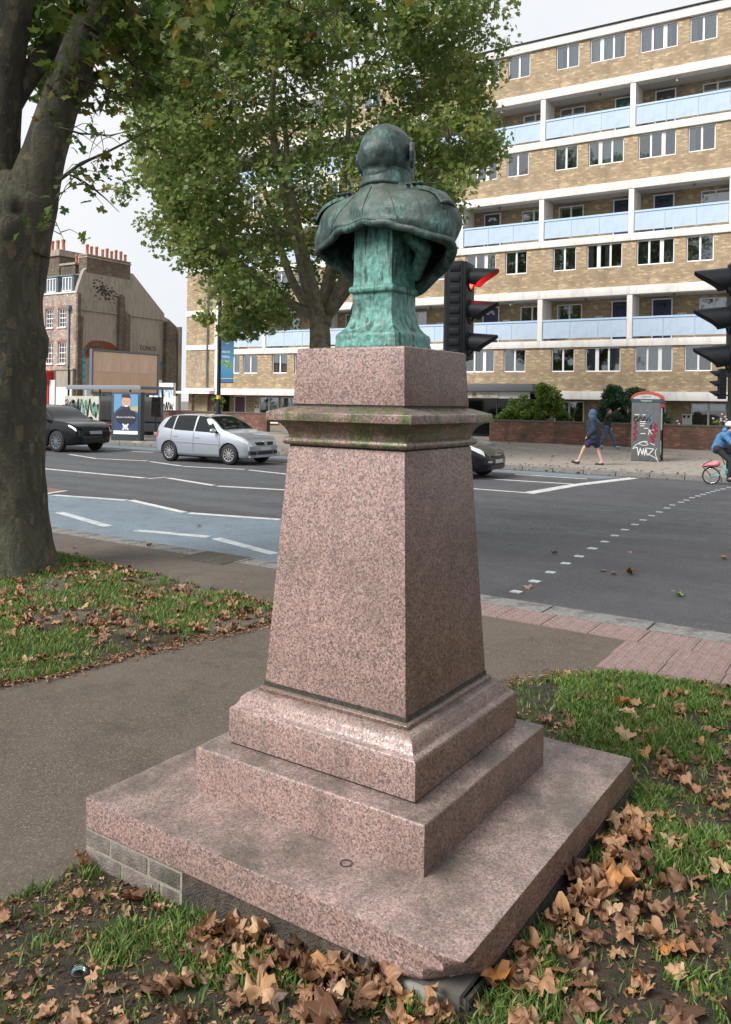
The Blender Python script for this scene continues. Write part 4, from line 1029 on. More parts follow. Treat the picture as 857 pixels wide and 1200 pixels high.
# ------------------------------------------------------------------ estate block
A0, T_B = -40.48, 41.9
est = thing('apartment_block', 'long yellow brick block of flats with white concrete bands and pale blue access balconies', 'building', FR(A0, T_B, PAVE), BY)
EZ = -PAVE
def ea(a): return a-A0
def ebox(name, m, a0, a1, y0, y1, z0, z1, parent=est, **kw):
    b = MB(); b.box(0, a1-a0, 0, y1-y0, 0, z1-z0); return b.build(name, m, parent, loc=(ea(a0), y0, z0+EZ), **kw)
P0, BAYW = -15.14, 4.62
posts = [P0+BAYW*k for k in range(-5, 6)]; posts[0] = -37.72
AEND = posts[-1]
Bn = [2.42+5.25*n for n in range(4)]
DEPTH = 9
def bay_windows(k): return ([(.63, 1.22, 2), (2.41, 1.78, 3)] if k % 2 == 0 else [(.27, 1.78, 3), (2.6, 1.23, 2)])
# meshes shared by alike windows
def win_frame(w_, h_, n, th=.055, wide=None):
    b = MB(); b.box(0, w_, 0, .07, 0, th); b.box(0, w_, 0, .07, h_-th, h_); b.box(0, th, 0, .068, th, h_-th); b.box(w_-th, w_, 0, .068, th, h_-th)
    xs_ = [0, w_]; cuts = [w_*i/n for i in range(1, n)]
    for i, x in enumerate(cuts):
        t = .045 if not (wide == i) else .09; b.box(x-t, x+t, .002, .066, th, h_-th)
    b.box(-.02, w_+.02, -.05, .06, -.05, 0)
    return b.mesh('window', WHITEP), [0]+cuts+[w_]
WF = {}
PM = {}
def pane_mesh(w_, h_):
    key = (round(w_, 2), round(h_, 2))
    if key not in PM: b = MB(); b.box(0, w_, 0, .012, 0, h_); PM[key] = b.mesh('pane', PANE)
    return PM[key]
CM = {}
def curt_mesh(w_, h_, ci):
    key = (round(w_, 2), round(h_, 2), ci)
    if key not in CM:
        b = MB(); n = 14; pts = [(w_*i/n, .02*math.sin(i*2.3)) for i in range(n+1)]
        b.add([(x, y, 0) for x, y in pts]+[(x, y, h_) for x, y in pts], [(i, i+1, n+2+i, n+1+i) for i in range(n)]); CM[key] = b.mesh('curtain', CURT[ci])
    return CM[key]
def window(parent, x, y, z, w_, h_, n, rg, cprob=.5, ci=None, wide=None):
    key = (round(w_, 2), round(h_, 2), n, wide)
    if key not in WF: WF[key] = win_frame(w_, h_, n, wide=wide)
    me, cuts = WF[key]; f = link('window', me, parent, (x, y, z))
    cc = ci if ci is not None else rg.choice([0, 0, 1, 3, 2] if rg.random() < .9 else [2])
    for i in range(n):
        x0, x1 = cuts[i]+.055, cuts[i+1]-.055
        link('pane', pane_mesh(x1-x0, h_-.11), f, (x0, .03, .055))
        if rg.random() < cprob:
            part = rg.random() < .35; ww = (x1-x0)*(.5 if part else 1); link('curtain', curt_mesh(ww, h_-.1, cc), f, (x0 if i % 2 == 0 or not part else x1-ww, .14, .05))
    return f
rg = random.Random(11)
doorcols = [mat('navy door', (.02, .035, .09), .4), mat('green door', (.01, .10, .07), .4), mat('red door', (.35, .02, .03), .4), mat('dark grey door', (.06, .06, .07), .5), mat('maroon door', (.10, .03, .05), .5)]
BOXM = mat('white meter box', (.66, .66, .64), .6)
METER = MB(); METER.box(0, .42, -.10, 0, 0, .62); mme = METER.mesh('meter_box', BOXM)
MW = MB(); MW.box(.05, .15, -.115, -.102, .42, .54); MW.box(.25, .35, -.115, -.102, .42, .54); mwe = MW.mesh('meter_window', BLACKM)
def door(a, z, ci, t=1.35, glz=True):
    f = MB(); f.box(0, .06, 0, .1, 0, 2.1); f.box(.94, 1.0, 0, .1, 0, 2.1); f.box(.06, .94, 0, .1, 2.04, 2.1); fo = f.build('door', WHITEP, est, loc=(ea(a), t-.02, z+EZ))
    b = MB(); b.box(.06, .94, .03, .08, 0, 2.04); b.box(.16, .44, .02, .03, .2, .9); b.box(.56, .84, .02, .03, .2, .9); b.box(.16, .44, .02, .03, 1.05, 1.5); b.box(.56, .84, .02, .03, 1.05, 1.5)
    b.build('leaf', doorcols[ci], fo)
    b = MB()
    if glz:
        for k in range(5):
            an = PI*(k+.5)/5; b.prism([(.5+.1*math.cos(an-.22), 1.66+.1*math.sin(an-.22)), (.5+.26*math.cos(an-.25), 1.66+.26*math.sin(an-.25)), (.5+.26*math.cos(an+.25), 1.66+.26*math.sin(an+.25)), (.5+.1*math.cos(an+.22), 1.66+.1*math.sin(an+.22))], .012, .03)
        b.build('fanlight', PANE, fo)
    return fo
for n, B in enumerate(Bn):
    last = n == 3
    for k in range(len(posts)-1):
        p0, p1 = posts[k], posts[k+1]; kk = k-5
        # window storey: sill wall, piers, head
        z0, z1, zt = B, B+1.0, B+2.24
        zt2 = B+2.26
        if not (n == 0 and k == 4): ebox('brick_wall', B_EST, p0, p1, .02, .3, z0-.02, z1)
        ws = bay_windows(kk); sc_ = (p1-p0)/BAYW; x = p0
        for (o, w_, m_) in ws+[(BAYW/1 if True else 0, 0, 0)]:
            xe = p0+o*sc_ if w_ else p1
            ebox('brick_pier', B_EST, x, xe, .02, .3, z1, zt2); x = xe+w_
            if w_: 
                cp = .97 if last else (.9 if n == 2 else .72); window(est, ea(xe), .10, z1+EZ+.005, w_, zt-z1-.01, m_, rg, cp, ci=rg.choice([1, 0, 1]) if last else None, wide=0 if (m_ == 3 and kk % 2 == 0) else (1 if m_ == 3 else None))  # top storey's pale curtains also stand in for sky reflected in the panes
        ebox('room', ROOM, p0+.02, p1-.02, .8, .85, z1-.3, zt2)
        if n == 0 and k == 4: ebox('brick_wall', B_EST, p0, p1, .02, .3, 2.78, z1)
        # concrete bands
        hb = .42 if not (n == 0 and k == 4) else .42
        if not (n == 0 and k == 4): ebox('concrete_band', WHITEC, p0+.004, p1-.004, -.10, .45, B-.42, B, bevel=.01)
        if not last:
            ebox('concrete_band', WHITEC, p0+.004, p1-.004, -.06, 1.6, B+2.26, B+2.62, bevel=.01)
            # balcony
            zb = B+2.62; m_ = 3; 
            zf, zr = zb+.12, zb+1.0
            for i in range(m_):
                xx = p0+.14+(p1-p0-.28)*i/m_; ebox('balcony_panel', BALC, xx+.02, xx+(p1-p0-.28)/m_-.02, -.01, .03, zf, zr)
                ebox('baluster', BALR, xx-.015 if i else xx+.005, xx+.015 if i else xx+.02, -.03, -.012, zb+.03, zr)
            ebox('handrail', BALR, p0+.13, p1-.13, -.04, .05, zr+.005, zr+.10)
            ebox('brick_wall', B_EST, p0, p1, 1.4, 1.6, zb, Bn[n+1]-.42)
            ebox('ceiling', SOFF, p0+.01, p1-.01, .46, 1.6, Bn[n+1]-.42, Bn[n+1]-.3)
            ebox('concrete_post', WHITEC, p0-.13, p0+.13, -.07, 1.39, zb+.005, Bn[n+1]-.425)
            even = kk % 2 == 0
            wx = p0+(.45 if even else 3.0); window(est, ea(wx), 1.35, zb+.75+EZ, 1.35, 1.28, 2, rg, .7)
            dci = rg.choice([0, 1, 0, 3, 0, 4]); 
            if k == 6 : dci = 0 if n != 2 else 3
            if k == 0 and n == 0: dci = 2
            door(p0+(3.35 if even else .75), zb, dci)
            bx = p0+(2.5 if even else 2.0); mo = link('meter_box', mme, est, (ea(bx), 1.395, zb+.72+EZ)); link('meter_window', mwe, mo, (0, 0, 0))
            if rg.random() < .7:
                b = MB(); b.tube([(0, 0, 0), (.0, -.12, -.06), (.05, -.5, -.16)], .05, 7); b.build('balcony_lamp', GREYM if rg.random() < .5 else BOXM, est, loc=(ea(p0+rg.uniform(1.9, 2.9)), .62, Bn[n+1]-.45+EZ))
        else:
            ebox('concrete_band', WHITEC, p0+.003, p1-.003, -.10, 2.0, B+2.27, B+2.70, bevel=.01)
            ebox('roof_edge', BLACKM, p0, p1, -.16, 2.0, B+2.705, B+2.77)
        if n == 0:      # ground floor, recessed
            if k != 4:
                ebox('brick_wall', B_EST, p0, p1, 1.4, 1.6, -.13, B-.42); ebox('ceiling', SOFF, p0, p1, .46, 1.6, B-.42, B-.3)
                window(est, ea(p0+(.4 if kk % 2 == 0 else 2.7)), 1.33, .2+EZ, 1.6, 1.7, 2, rg, .4)
                door(p0+(3.3 if kk % 2 == 0 else .5), -.13, rg.choice([2, 3, 4]), glz=False)
                mo = link('meter_box', mme, est, (ea(p0+2.3), 1.395, .75+EZ)); link('meter_window', mwe, mo)
            else:
                ebox('entrance_canopy', mat('dark fascia', (.10, .105, .12), .6), p0, p1-.02, -.9, .6, 2.38, 2.78, bevel=.01)
                ebox('entrance_fascia', BOXM, p0+.05, p1-.3, -.6, -.5, 2.0, 2.36)
                s_ = ebox('entrance_sign', mat('sign cream', (.62, .6, .5), .6), p0+1.05, p0+2.6, -.64, -.602, 2.04, 2.32)
                b = MB(); b.box(0, .24, -.006, 0, 0, .22); b.build('sign_emblem', mat('sign emblem', (.22, .17, .10), .6), s_, loc=(.05, 0, .03))
                text('Ernest Street', .14, BLACKM, s_, (.9, -.004, .16)); text('Estate flats', .10, BLACKM, s_, (.9, -.004, .04))
                ebox('entrance_glazing', CARGLASS, p0, p1, 1.3, 1.35, -.13, 2.3); ebox('entrance_mullion', GREYM, p0+1.7, p0+1.76, 1.26, 1.3, -.13, 2.3)
                ebox('ceiling', SOFF, p0, p1, .6, 1.6, 2.3, 2.38)
# left end stair wall and bands
for z0, z1, y in ((2.45, 5.03, 0), (5.37, 7.35, 0), (7.73, 10.38, 0), (10.7, 12.55, 0), (12.95, 15.5, 0), (15.8, 17.8, 0), (18.15, 20.5, 0)):
    ebox('brick_wall', B_EST, A0, posts[0]-.12, .0, .3, z0, z1)
for z0, z1 in ((5.03, 5.37), (7.35, 7.73), (10.38, 10.7), (12.55, 12.95), (15.5, 15.8), (17.8, 18.15), (20.5, 20.9)):
    ebox('concrete_band', WHITEC, A0-.01, posts[0]-.12, -.06, .3, z0+.003, z1-.003)
ebox('concrete_band', WHITEC, A0-2.2, posts[0]-.12, -.5, .35, 2.05, 2.22)
ebox('concrete_band', WHITEC, A0-.01, posts[0]-.12, -.06, .3, 2.25, 2.44)
ebox('brick_wall', B_EST, A0, posts[0]-1.2, .5, .7, -.13, 2.05)
ebox('end_door', doorcols[4], posts[0]-1.1, posts[0]-.15, .55, .6, -.1, 2.0)
ebox('corner_pier', WHITEC, posts[0]-.12, posts[0]+.12, -.02, .5, 2.44, 20.9)
b = MB(); b.tube([(0, 0, 0), (0, 0, 18.5)], .05, 8); b.build('downpipe', GREYM, est, loc=(ea(posts[0]-.75), -.1, 2.5+EZ))
# rear volume, end walls
ebox('rear_wall', B_EST, A0+.01, AEND, 8.7, 9, -.13, 20.9); ebox('end_wall', B_EST, A0, A0+.3, .301, 8.7, -.13, 20.9); ebox('end_wall', B_EST, AEND-.3, AEND, 1.61, 8.7, -.13, 20.9)
ebox('roof', noisy('roof felt', (.10, .10, .10), (.15, .15, .15), 3), A0+.3, AEND-.3, 2.01, 8.69, 20.6, 20.8)
ebox('concrete_post', WHITEC, AEND-.13, AEND+.13, -.07, 1.39, 5.04, 20.5)
# faded graffiti on the end wall
GRF = mat('pale graffiti', (.46, .40, .34), .9)
def wavy(rg_, x0, z0, w_, h_, n):
    pts = []
    for i in range(n): t = i/(n-1); pts.append((x0+w_*t+rg_.uniform(-.1, .1)*w_*.5, z0+h_*(.5+.48*math.sin(i*2.4+rg_.uniform(-.5, .5)))))
    return pts
def smoothp(pts, m=5):
    out = []
    for i in range(len(pts)-1):
        p = [pts[min(max(k, 0), len(pts)-1)] for k in (i-1, i, i+1, i+2)]
        for j in range(m):
            f = j/m; out.append(tuple(.5*((2*p[1][d])+(p[2][d]-p[0][d])*f+(2*p[0][d]-5*p[1][d]+4*p[2][d]-p[3][d])*f*f+(3*p[1][d]-p[0][d]-3*p[2][d]+p[3][d])*f**3) for d in (0, 1)))
    return out+[pts[-1]]
S_ = smoothp([(1.0, 2.0), (.7, 2.25), (.3, 2.1), (.3, 1.7), (.7, 1.45), (1.0, 1.1), (.8, .6), (.4, .5), (.1, .8)])
b = MB(); b.ribbon(S_, .10, -.004); b.ribbon(smoothp([(x+.16, z-.05) for x, z in S_[::4]]), .05, -.004)
b.ribbon(smoothp([(1.1, 1.9), (1.2, 1.2), (1.4, .9), (1.5, 1.9), (1.7, 1.0), (1.9, .8), (2.0, 1.7), (1.8, 1.9)]), .08, -.004); b.ribbon(smoothp([(1.3, 2.1), (1.8, 2.2), (2.3, 1.9), (2.4, 1.2), (2.1, .7), (2.5, .6)]), .07, -.004)
b.build('graffiti', GRF, est, loc=(.1, 0, 2.5+EZ))

# ------------------------------------------------------------------ old corner terrace with gable
VA, VT = -57.0, 46.0
vic = thing('corner_terrace', 'old London stock brick terrace with rendered gable end, dormers and red shop front', 'building', FR(VA, VT, PAVE), BY)
vz = -PAVE
b = MB()       # gable in the yz plane at x=0 : prism along x
gab = [(0, 0), (0, 10.62), (.25, 11.4), (.65, 12.4), (1.0, 12.72), (5.7, 12.9), (6.1, 12.86), (10.0, 9.66), (10.05, 9.35), (10.7, 9.15), (11.6, 8.6), (11.6, 0)]
vs = [(0, y, z+vz if z else z) for y, z in gab]+[(-.35, y, z+vz if z else z) for y, z in gab]; n = len(gab)
b.add(vs, [tuple(range(n)), tuple(range(n, 2*n))[::-1]]+[(i, (i+1) % n, (i+1) % n+n, i+n) for i in range(n)])
b.build('gable_wall', RENDER, vic)
b = MB(); b.box(-.05, .16, -.02, .28, 0, 10.4+vz); b.box(-.02, .22, -.03, .5, 0, 5.5); b.box(0, .20, .28, .5, 5.5, 8.6)
b.build('quoin_pier', B_DARK, vic)
b = MB(); b.prism([(4.35, 0), (5.6, 0), (5.6, 9.2), (5.0, 9.5), (4.9, 10.7), (4.6, 10.95), (4.35, 10.6)], -.32, -.001)
o = b.build('buttress', B_DARK, vic, rot=(0, 0, PI/2)); 
b = MB(); b.prism([(9.9, 0), (11.3, 0), (11.3, 5.2), (11.1, 8.7), (10.2, 9.1), (9.9, 9.0)], -.42, -.001); b.build('buttress', B_DARK, vic, rot=(0, 0, PI/2))
b = MB(); b.box(-.33, 3.2, 11.62, 12.1, 0, 8.55+vz); 
b.build('rear_wing', RENDER, vic, loc=(-2.9, 0, 0))
b = MB(); b.box(.0, .12, .5, 9.9, 9.02+vz, 9.14+vz); b.build('string_course', RENDER, vic)
fw_ = MB()
VW = 9.0
def vbox(name, m, x0, x1, y0, y1, z0, z1, **kw):
    b = MB(); b.box(x0, x1, y0, y1, z0+vz, z1+vz); return b.build(name, m, vic, **kw)
# facade: brick with sash openings (three window columns in view)
cols = [(-2.4, -1.35), (-4.12, -3.05), (-6.1, -5.0), (-8.0, -6.9)]
rows = [(4.5, 6.35), (7.6, 9.2)]
zc = 3.95; segs = []
for (r0, r1) in rows:
    vbox('brick_wall', B_VIC, -VW, -.02, .0, .3, zc, r0)
    x = -VW
    for c0, c1 in sorted(cols): vbox('brick_pier', B_VIC, x, c0, 0, .3, r0, r1); x = c1
    vbox('brick_pier', B_VIC, x, -.02, 0, .3, r0, r1); zc = r1
vbox('brick_wall', B_VIC, -VW, -.02, 0, .3, zc, 10.45); vbox('parapet_coping', WHITEC, -VW, .0, -.08, .32, 10.455, 10.58)
vbox('room', ROOM, -VW, -.3, .7, .8, 4, 10)
ARCH = noisy('red brick arch', (.27, .14, .10), (.34, .19, .14), 20)
for (r0, r1) in rows:
    for c0, c1 in cols:
        w_, h_ = c1-c0, r1-r0
        f = MB(); f.box(0, w_, 0, .09, 0, .08); f.box(0, w_, 0, .09, h_-.1, h_); f.box(0, .08, 0, .088, .08, h_-.1); f.box(w_-.08, w_, 0, .088, .08, h_-.1); f.box(.08, w_-.08, .01, .08, h_/2-.03, h_/2+.04)
        for i in (1, 2): f.box(w_*i/3-.02, w_*i/3+.02, .02, .07, .08, h_-.1)
        for i in (.25, .75): f.box(.08, w_-.08, .022, .068, h_*i-.02, h_*i+.02)
        o = f.build('window', WHITEP, vic, loc=(c0, .12, r0+vz)); q = MB(); q.box(.08, w_-.08, .072, .08, .08, h_-.1); q.build('pane', PANE, o)
        q = MB(); q.box(-.08, w_+.08, -.22, .0, -.1, 0); q.build('sill', WHITEC, o)
        q = MB(); 
        for i in range(9):
            t = (i-4)/4; q.box(w_/2+t*(w_/2+.02)-.06, w_/2+t*(w_/2+.02)+.06, -.145, -.118, h_+.04-.07*t*t, h_+.26-.07*t*t)
        q.build('arch', ARCH, o)
        if rnd.random() < .7: link('curtain', curt_mesh(w_-.2, h_*.6, 0), o, (.1, .25, h_*.35))
vbox('downpipe', mat('blue grey pipe', (.13, .16, .20), .5), -.95, -.83, -.14, -.02, 3.9, 9.0); vbox('hopper', MATS['blue grey pipe'], -1.12, -.66, -.3, -.02, 9.0, 9.42, bevel=.03)
# mansard roof with dormers
b = MB(); sl = noisy('old slate', (.09, .085, .08), (.15, .14, .11), 6, c3=(.20, .19, .08))
b.prism([(0.28, 10.5), (.75, 12.15), (3, 12.75), (6, 12.75), (10, 9.6), (10, 9.3), (.28, 9.3)], -VW, -.36)
o = b.build('roof', sl, vic, loc=(0, 0, vz), rot=(0, 0, PI/2)); o.scale = (1, 1, 1); o.data.transform(Matrix.Rotation(0, 4, 'Z'))
for v in o.data.vertices: v.co = Vector((v.co.x, -v.co.y, v.co.z))
DM = mat('dormer lead', (.15, .19, .24), .6)
for xd in (-2.1, -4.15, -6.1, -8.0):
    o = vbox('dormer', DM, xd, xd+1.45, .12, 1.6, 10.6, 11.95); q = MB(); q.box(-.06, 1.51, -.08, 1.6, 0, .09); q.build('dormer_roof', DM, o, loc=(xd, .12, 11.95+vz))
    me, cuts = win_frame(1.15, 1.15, 3); f = link('window', me, o, (xd+.15, .04, 10.68+vz)); 
# chimney stacks and pots
POT = noisy('terracotta', (.38, .14, .08), (.50, .22, .14), 9)
def pots(parent, xs_, y_, z_, along='y', r=.14, h=.85):
    for i, p in enumerate(xs_):
        b = MB(); hh = h*rnd.uniform(.75, 1.1); b.lathe([(r*1.1, 0), (r*.92, .1), (r*.9, hh*.8), (r*1.1, hh*.84), (r*1.1, hh*.93), (r*.95, hh), (r*.7, hh)], 12)
        b.build('chimney_pot', POT, parent, 40, loc=(y_, p, z_) if along == 'y' else (p, y_, z_))
st = vbox('chimney', B_DARK, -1.0, .03, .95, 5.75, 12.3, 13.75); q = MB(); q.box(-1.06, .09, .9, 5.8, 13.55+vz, 13.68+vz); q.box(-1.04, .07, .92, 5.78, 13.76+vz, 13.86+vz); q.build('stack_cap', RENDER, st)
pots(st, [1.3, 1.75, 2.3, 2.95, 3.45, 3.95, 4.45, 5.0, 5.5], -.4, 13.84+vz)
st = vbox('chimney', B_DARK, -4.2, -2.3, 1.6, 3.2, 11.8, 13.2); q = MB(); q.box(-4.3, -2.2, 1.5, 3.3, 13.22+vz, 13.4+vz); q.build('stack_cap', RENDER, st); pots(st, [-3.1, -2.7], 2.4, 13.4+vz, 'x')
# ground floor: red shop, rendered side yard
RED = mat('red shop paint', (.55, .03, .025), .5)
vbox('shop_fascia', RED, -VW, -2.85, -.75, 0, 2.95, 3.85, bevel=.02); vbox('shop_window', CARGLASS, -VW, -3.15, -.35, -.3, -.1, 2.95)
for xx in (-3.12, -4.6, -6.2, -8): vbox('shop_mullion', RED, xx, xx+.12, -.45, -.352, -.1, 2.94)
sg = vbox('shop_sign', mat('shop poster', (.16, .08, .07), .6), -5.9, -3.2, -.5, -.46, 2.0, 2.85)
for i in range(6):
    q = MB(); q.ell((0, 0, 0), (.13, .02, .25), 10, 6); q.build('poster_figure', [GRF, WHITEP, BOXM][i % 3], sg, loc=(-5.7+i*.46, -.505, 2.42+vz))
q = MB(); q.lathe([(.001, 0), (.42, 0), (.42, .06), (.001, .06)], 24, axis='y'); o = q.build('round_sign', mat('round sign red', (.5, .03, .08), .5), vic, loc=(-4.2, -1.1, 3.95+vz))
q = MB(); q.box(-.3, .3, -.01, 0, -.08, .08); q.build('sign_bar', WHITEP, o)
vbox('white_pilaster', WHITEC, -2.85, -2.2, -.4, 0, -.1, 3.1); vbox('yard_wall', RENDER, -2.2, -.05, -.3, .29, -.1, 3.95); vbox('yard_coping', RENDER, -2.3, .02, -.38, .28, 3.955, 4.07)
vbox('white_painted_wall', WHITEC, -2.1, -.1, -.33, -.303, -.1, 2.5); vbox('yard_pipe', BLACKM, -.5, -.38, -.42, -.335, 0, 4.3)
vbox('white_panel', WHITEC, .05, .6, .6, 1.3, -.1, 2.3)
# graffiti on the gable (x=0 plane, y across)
def gg(name, strokes, m, wd, z0=0):
    b = MB()
    for s_ in strokes: b.ribbon(smoothp(s_) if len(s_) > 2 else s_, wd, -.003, .01)
    o = b.build(name, m, vic, rot=(0, 0, PI/2)); o.location = (0, 0, vz); return o
TQ = mat('turquoise graffiti', (.08, .42, .48), .8); ORG = mat('orange graffiti', (.38, .13, .05), .8); BLK = mat('black graffiti', (.02, .02, .02), .8); WHG = mat('white graffiti', (.7, .7, .7), .8)
gg('graffiti', [[(1.0, 5.6), (1.6, 6.2), (2.8, 6.3), (3.8, 6.1), (4.3, 5.6)], [(.9, 5.2), (2.2, 5.9), (3.6, 5.8), (4.3, 5.2)]], ORG, .55)
gg('graffiti', [[(.8, 3.0), (.8, 5.6), (1.5, 5.6), (1.4, 4.0)], [(1.9, 5.2), (2.2, 5.9), (2.6, 5.2), (1.95, 5.4)], [(1.7, 6.0), (2.2, 6.25), (2.9, 6.0)], [(3.0, 4.9), (3.2, 5.5), (3.9, 5.5), (4.1, 4.8)]], TQ, .26)
gg('graffiti', [[(5.8, 5.1), (6.4, 5.3), (7.0, 5.0), (7.6, 5.3), (8.2, 4.9)], [(8.3, 5.1), (8.9, 5.4), (9.4, 4.9), (9.9, 5.1)], [(10.0, 4.6), (10.3, 5.2), (10.5, 4.2)]], TQ, .26)
for (nm_, s_, y_, z_, sz_) in (('graffiti', 'TONOS', 7.7, 6.2, .6),):
    text(s_, sz_, BLK, vic, (.34, y_, z_+vz-.15), (PI/2, 0, PI/2), 'graffiti', .01)
ivy = MB()
for i in range(90):
    ang = rnd.gauss(0, 1); y = 2.9+rnd.gauss(0, .7); z = 10.9-.25*(y-2.9)+rnd.gauss(0, .35); ivy.ell((.03, y, z+vz), (.03, .06+rnd.random()*.08, .06), 5, 4)
stuff(ivy.build('ivy', mat('dark ivy', (.035, .045, .03), .9), vic))
# neighbouring chimney house behind
nb = thing('chimney_house', 'brick house end rising behind the terrace with a broad stack of orange chimney pots', 'building', FR(-67.9, 50.0, PAVE), BY)
b = MB(); b.box(0, 3.4, 0, 4, 0, 14.9); b.build('wall', B_DARK, nb); b = MB(); b.box(-.15, 3.55, -.15, 4.15, 14.9, 15.25); b.box(-.05, 3.45, -.05, 4.05, 15.26, 15.5); b.build('stack_cap', RENDER, nb)
for i, x in enumerate((.6, 1.3, 2.1, 2.9)):
    b = MB(); b.lathe([(.2, 0), (.17, .1), (.16, .8), (.2, .9), (.2, 1.05), (.1, 1.1)], 10); b.build('chimney_pot', POT, nb, 40, loc=(x, .8, 15.5))
b = MB(); b.box(-9, 0, 1, 8, 0, 12.8); b.build('rear_wall', B_VIC, nb)

# ------------------------------------------------------------------ walls and plots between
def wall_thing(name, label, a0, a1, t0, th, h, m, cap=True, z=PAVE, coping=None, cat='wall'):
    o = thing(name, label, cat, FR(a0, t0, z), BY); b = MB(); b.box(0, a1-a0, 0, th, -.2, h); b.build('brickwork', m, o)
    if cap:
        x = 0
        while x < a1-a0-.05:
            q = MB(); l = min(.9, a1-a0-x); q.box(0, l-.008, -.03, th+.03, 0, .07); q.build('coping_stone', coping or noisy('dark coping', (.075, .07, .065), (.12, .11, .10), 14), o, loc=(x, 0, h+.003)); x += .9
    return o
wall_thing('garden_wall', 'long low red brown brick wall with dark coping behind the phone box', -16.2, 9.0, 37.9, .33, 1.0, B_WALL)
wall_thing('garden_wall', 'low brick wall with coping behind the silver hatchback', -39.4, -29.9, 37.6, .33, 1.02, B_WALL)
wall_thing('garden_wall', 'set back stretch of low brick wall by the block entrance, mostly behind the pedestal', -29.5, -19.2, 39.4, .3, 1.0, B_WALL)
wall_thing('garden_wall', 'short low brick wall right of the billboard post', -42.4, -39.6, 36.2, .33, .95, B_WALL)
wl = thing('graffiti_wall', 'white painted wall tagged with blue and black graffiti beside the billboard', 'wall', FR(-43.9, 41.2, PAVE), BY)
b = MB(); b.box(0, 1.55, 0, .3, 0, 3.1); b.box(1.55, 3.15, .03, .3, 0, 2.0); b.box(1.2, 2.9, .02, .28, 2.0, 2.9); b.build('wall_panel', WHITEC, wl)
b = MB(); b.box(-9, 0, .5, .8, 0, 1.9); b.build('yard_wall', noisy('pale painted wall', (.35, .36, .30), (.48, .48, .42), 3), wl)
BLG = mat('light blue graffiti', (.15, .42, .62), .8); rg = random.Random(3)
b = MB()
for i in range(5): b.ribbon(smoothp(wavy(rg, .3+.5*i, 1.9, .5, .8, 5)), .07, -.004+.02*(i > 2), .008)
b.build('graffiti', BLG, wl)
b = MB()
for i in range(6): b.ribbon(smoothp(wavy(rg, 1.6+.22*i, .9, .22, .7, 4)), .06, .025, .008)
b.build('graffiti', BLK, wl)
b = MB()
for i in range(9): b.ribbon(smoothp(wavy(rg, -8.5+.9*i, .3, .9, 1.4, 6)), .13, .495, .01)
b.build('graffiti', BLK, wl)
b = MB()
for i in range(7): b.ribbon(smoothp(wavy(rg, -8.3+1.1*i, .4, .8, 1.2, 5)), .16, .485, .01)
b.build('graffiti', mat('green graffiti', (.12, .30, .22), .8), wl)

# billboard: parallel to the gable, seen at a shallow angle
bb = thing('billboard', 'blank plywood billboard in a grey frame on a steel post', 'billboard', FR(-38.0, 31.7, PAVE), BY+PI/2)
for i in range(2):
    for j in range(7):
        q = MB(); q.box(0, .705, 0, .03, 0, 1.16); o = q.build('plywood_panel', mat('plywood %d' % ((i*3+j*2) % 4), [(.74, .53, .38), (.80, .60, .45), (.72, .50, .35), (.77, .56, .41)][(i*3+j*2) % 4], .7), bb, loc=(.12+j*.71, -.03, 2.15+i*1.17))
for m_ in [v for k_, v in MATS.items() if k_.startswith('plywood')]:
    N = NT(m_); c0 = tuple(N.b.inputs['Base Color'].default_value)[:3]; x = N.xyz(); N.col(N.mix(N.ms(N.noise(1, 5, N.comb(N.math('MULTIPLY', x[0], 14), x[1], N.math('MULTIPLY', x[2], 1.2))), .3, .7), c0, tuple(v*.8 for v in c0)))
b = MB(); b.box(0, 5.2, -.08, .12, 2.0, 2.12); b.box(0, 5.2, -.08, .12, 4.5, 4.6); b.box(0, .11, -.08, .12, 2.12, 4.5); b.box(5.09, 5.2, -.08, .12, 2.12, 4.5); b.box(.11, 5.09, .02, .1, 2.12, 4.5); b.build('frame', GREYM, bb)
for x in (.9, 4.3): b = MB(); b.box(x, x+.3, .125, .35, 0, 4.2); b.build('post', GREYM, bb)

# ------------------------------------------------------------------ bus shelter
bs = thing('bus_shelter', 'grey bus shelter with flat roof and a lit portrait advert panel', 'bus shelter', FR(-31.2, 25.9, PAVE), BY)
DG = mat('dark shelter frame', (.045, .06, .065), .45)
b = MB(); b.box(-.9, 4.0, -.5, 1.5, 2.24, 2.36); b.box(-.92, 4.02, -.53, -.5, 2.2, 2.4); b.build('roof', mat('shelter roof', (.20, .23, .26), .5), bs, bevel=.01)
for x in (-.6, 1.5, 3.6):
    b = MB(); b.tube([(x, 1.2, 0), (x, 1.2, 2.24)], .045, 8); b.build('post', GREYM, bs, True)
b = MB(); b.box(-.6, 3.6, 1.18, 1.2, .3, 1.9); b.build('glass_screen', PANE, bs)
b = MB(); b.box(-.4, 1.3, .7, 1.05, .55, .6); b.box(-.2, -.14, .85, .9, 0, .55); b.box(1.0, 1.06, .85, .9, 0, .55); b.build('bench', mat('red bench', (.4, .04, .05), .5), bs)
b = MB(); b.box(1.75, 2.3, .0, .06, .95, 1.95); b.box(2.0, 2.05, .01, .05, 0, .95); b.build('timetable_panel', BOXM, bs)
ad = MB(); ad.box(0, 1.42, 0, .32, 0, 2.1); adp = ad.build('advert_box', DG, bs, bevel=.02, loc=(3.1, -1.32, 0), rot=(0, 0, .30))
SCR = mat('advert print backing', (.025, .045, .10), .5, emit=(.025, .045, .10), estr=.6)
q = MB(); q.box(.13, 1.29, -.012, 0, .28, 2.0); q.build('advert_sheet', SCR, adp)
q = MB(); q.box(.13, 1.29, -.02, -.0125, .28, .42); q.build('advert_strip', mat('advert white', (.75, .78, .8), .5, emit=(.7, .75, .8), estr=.5), adp)
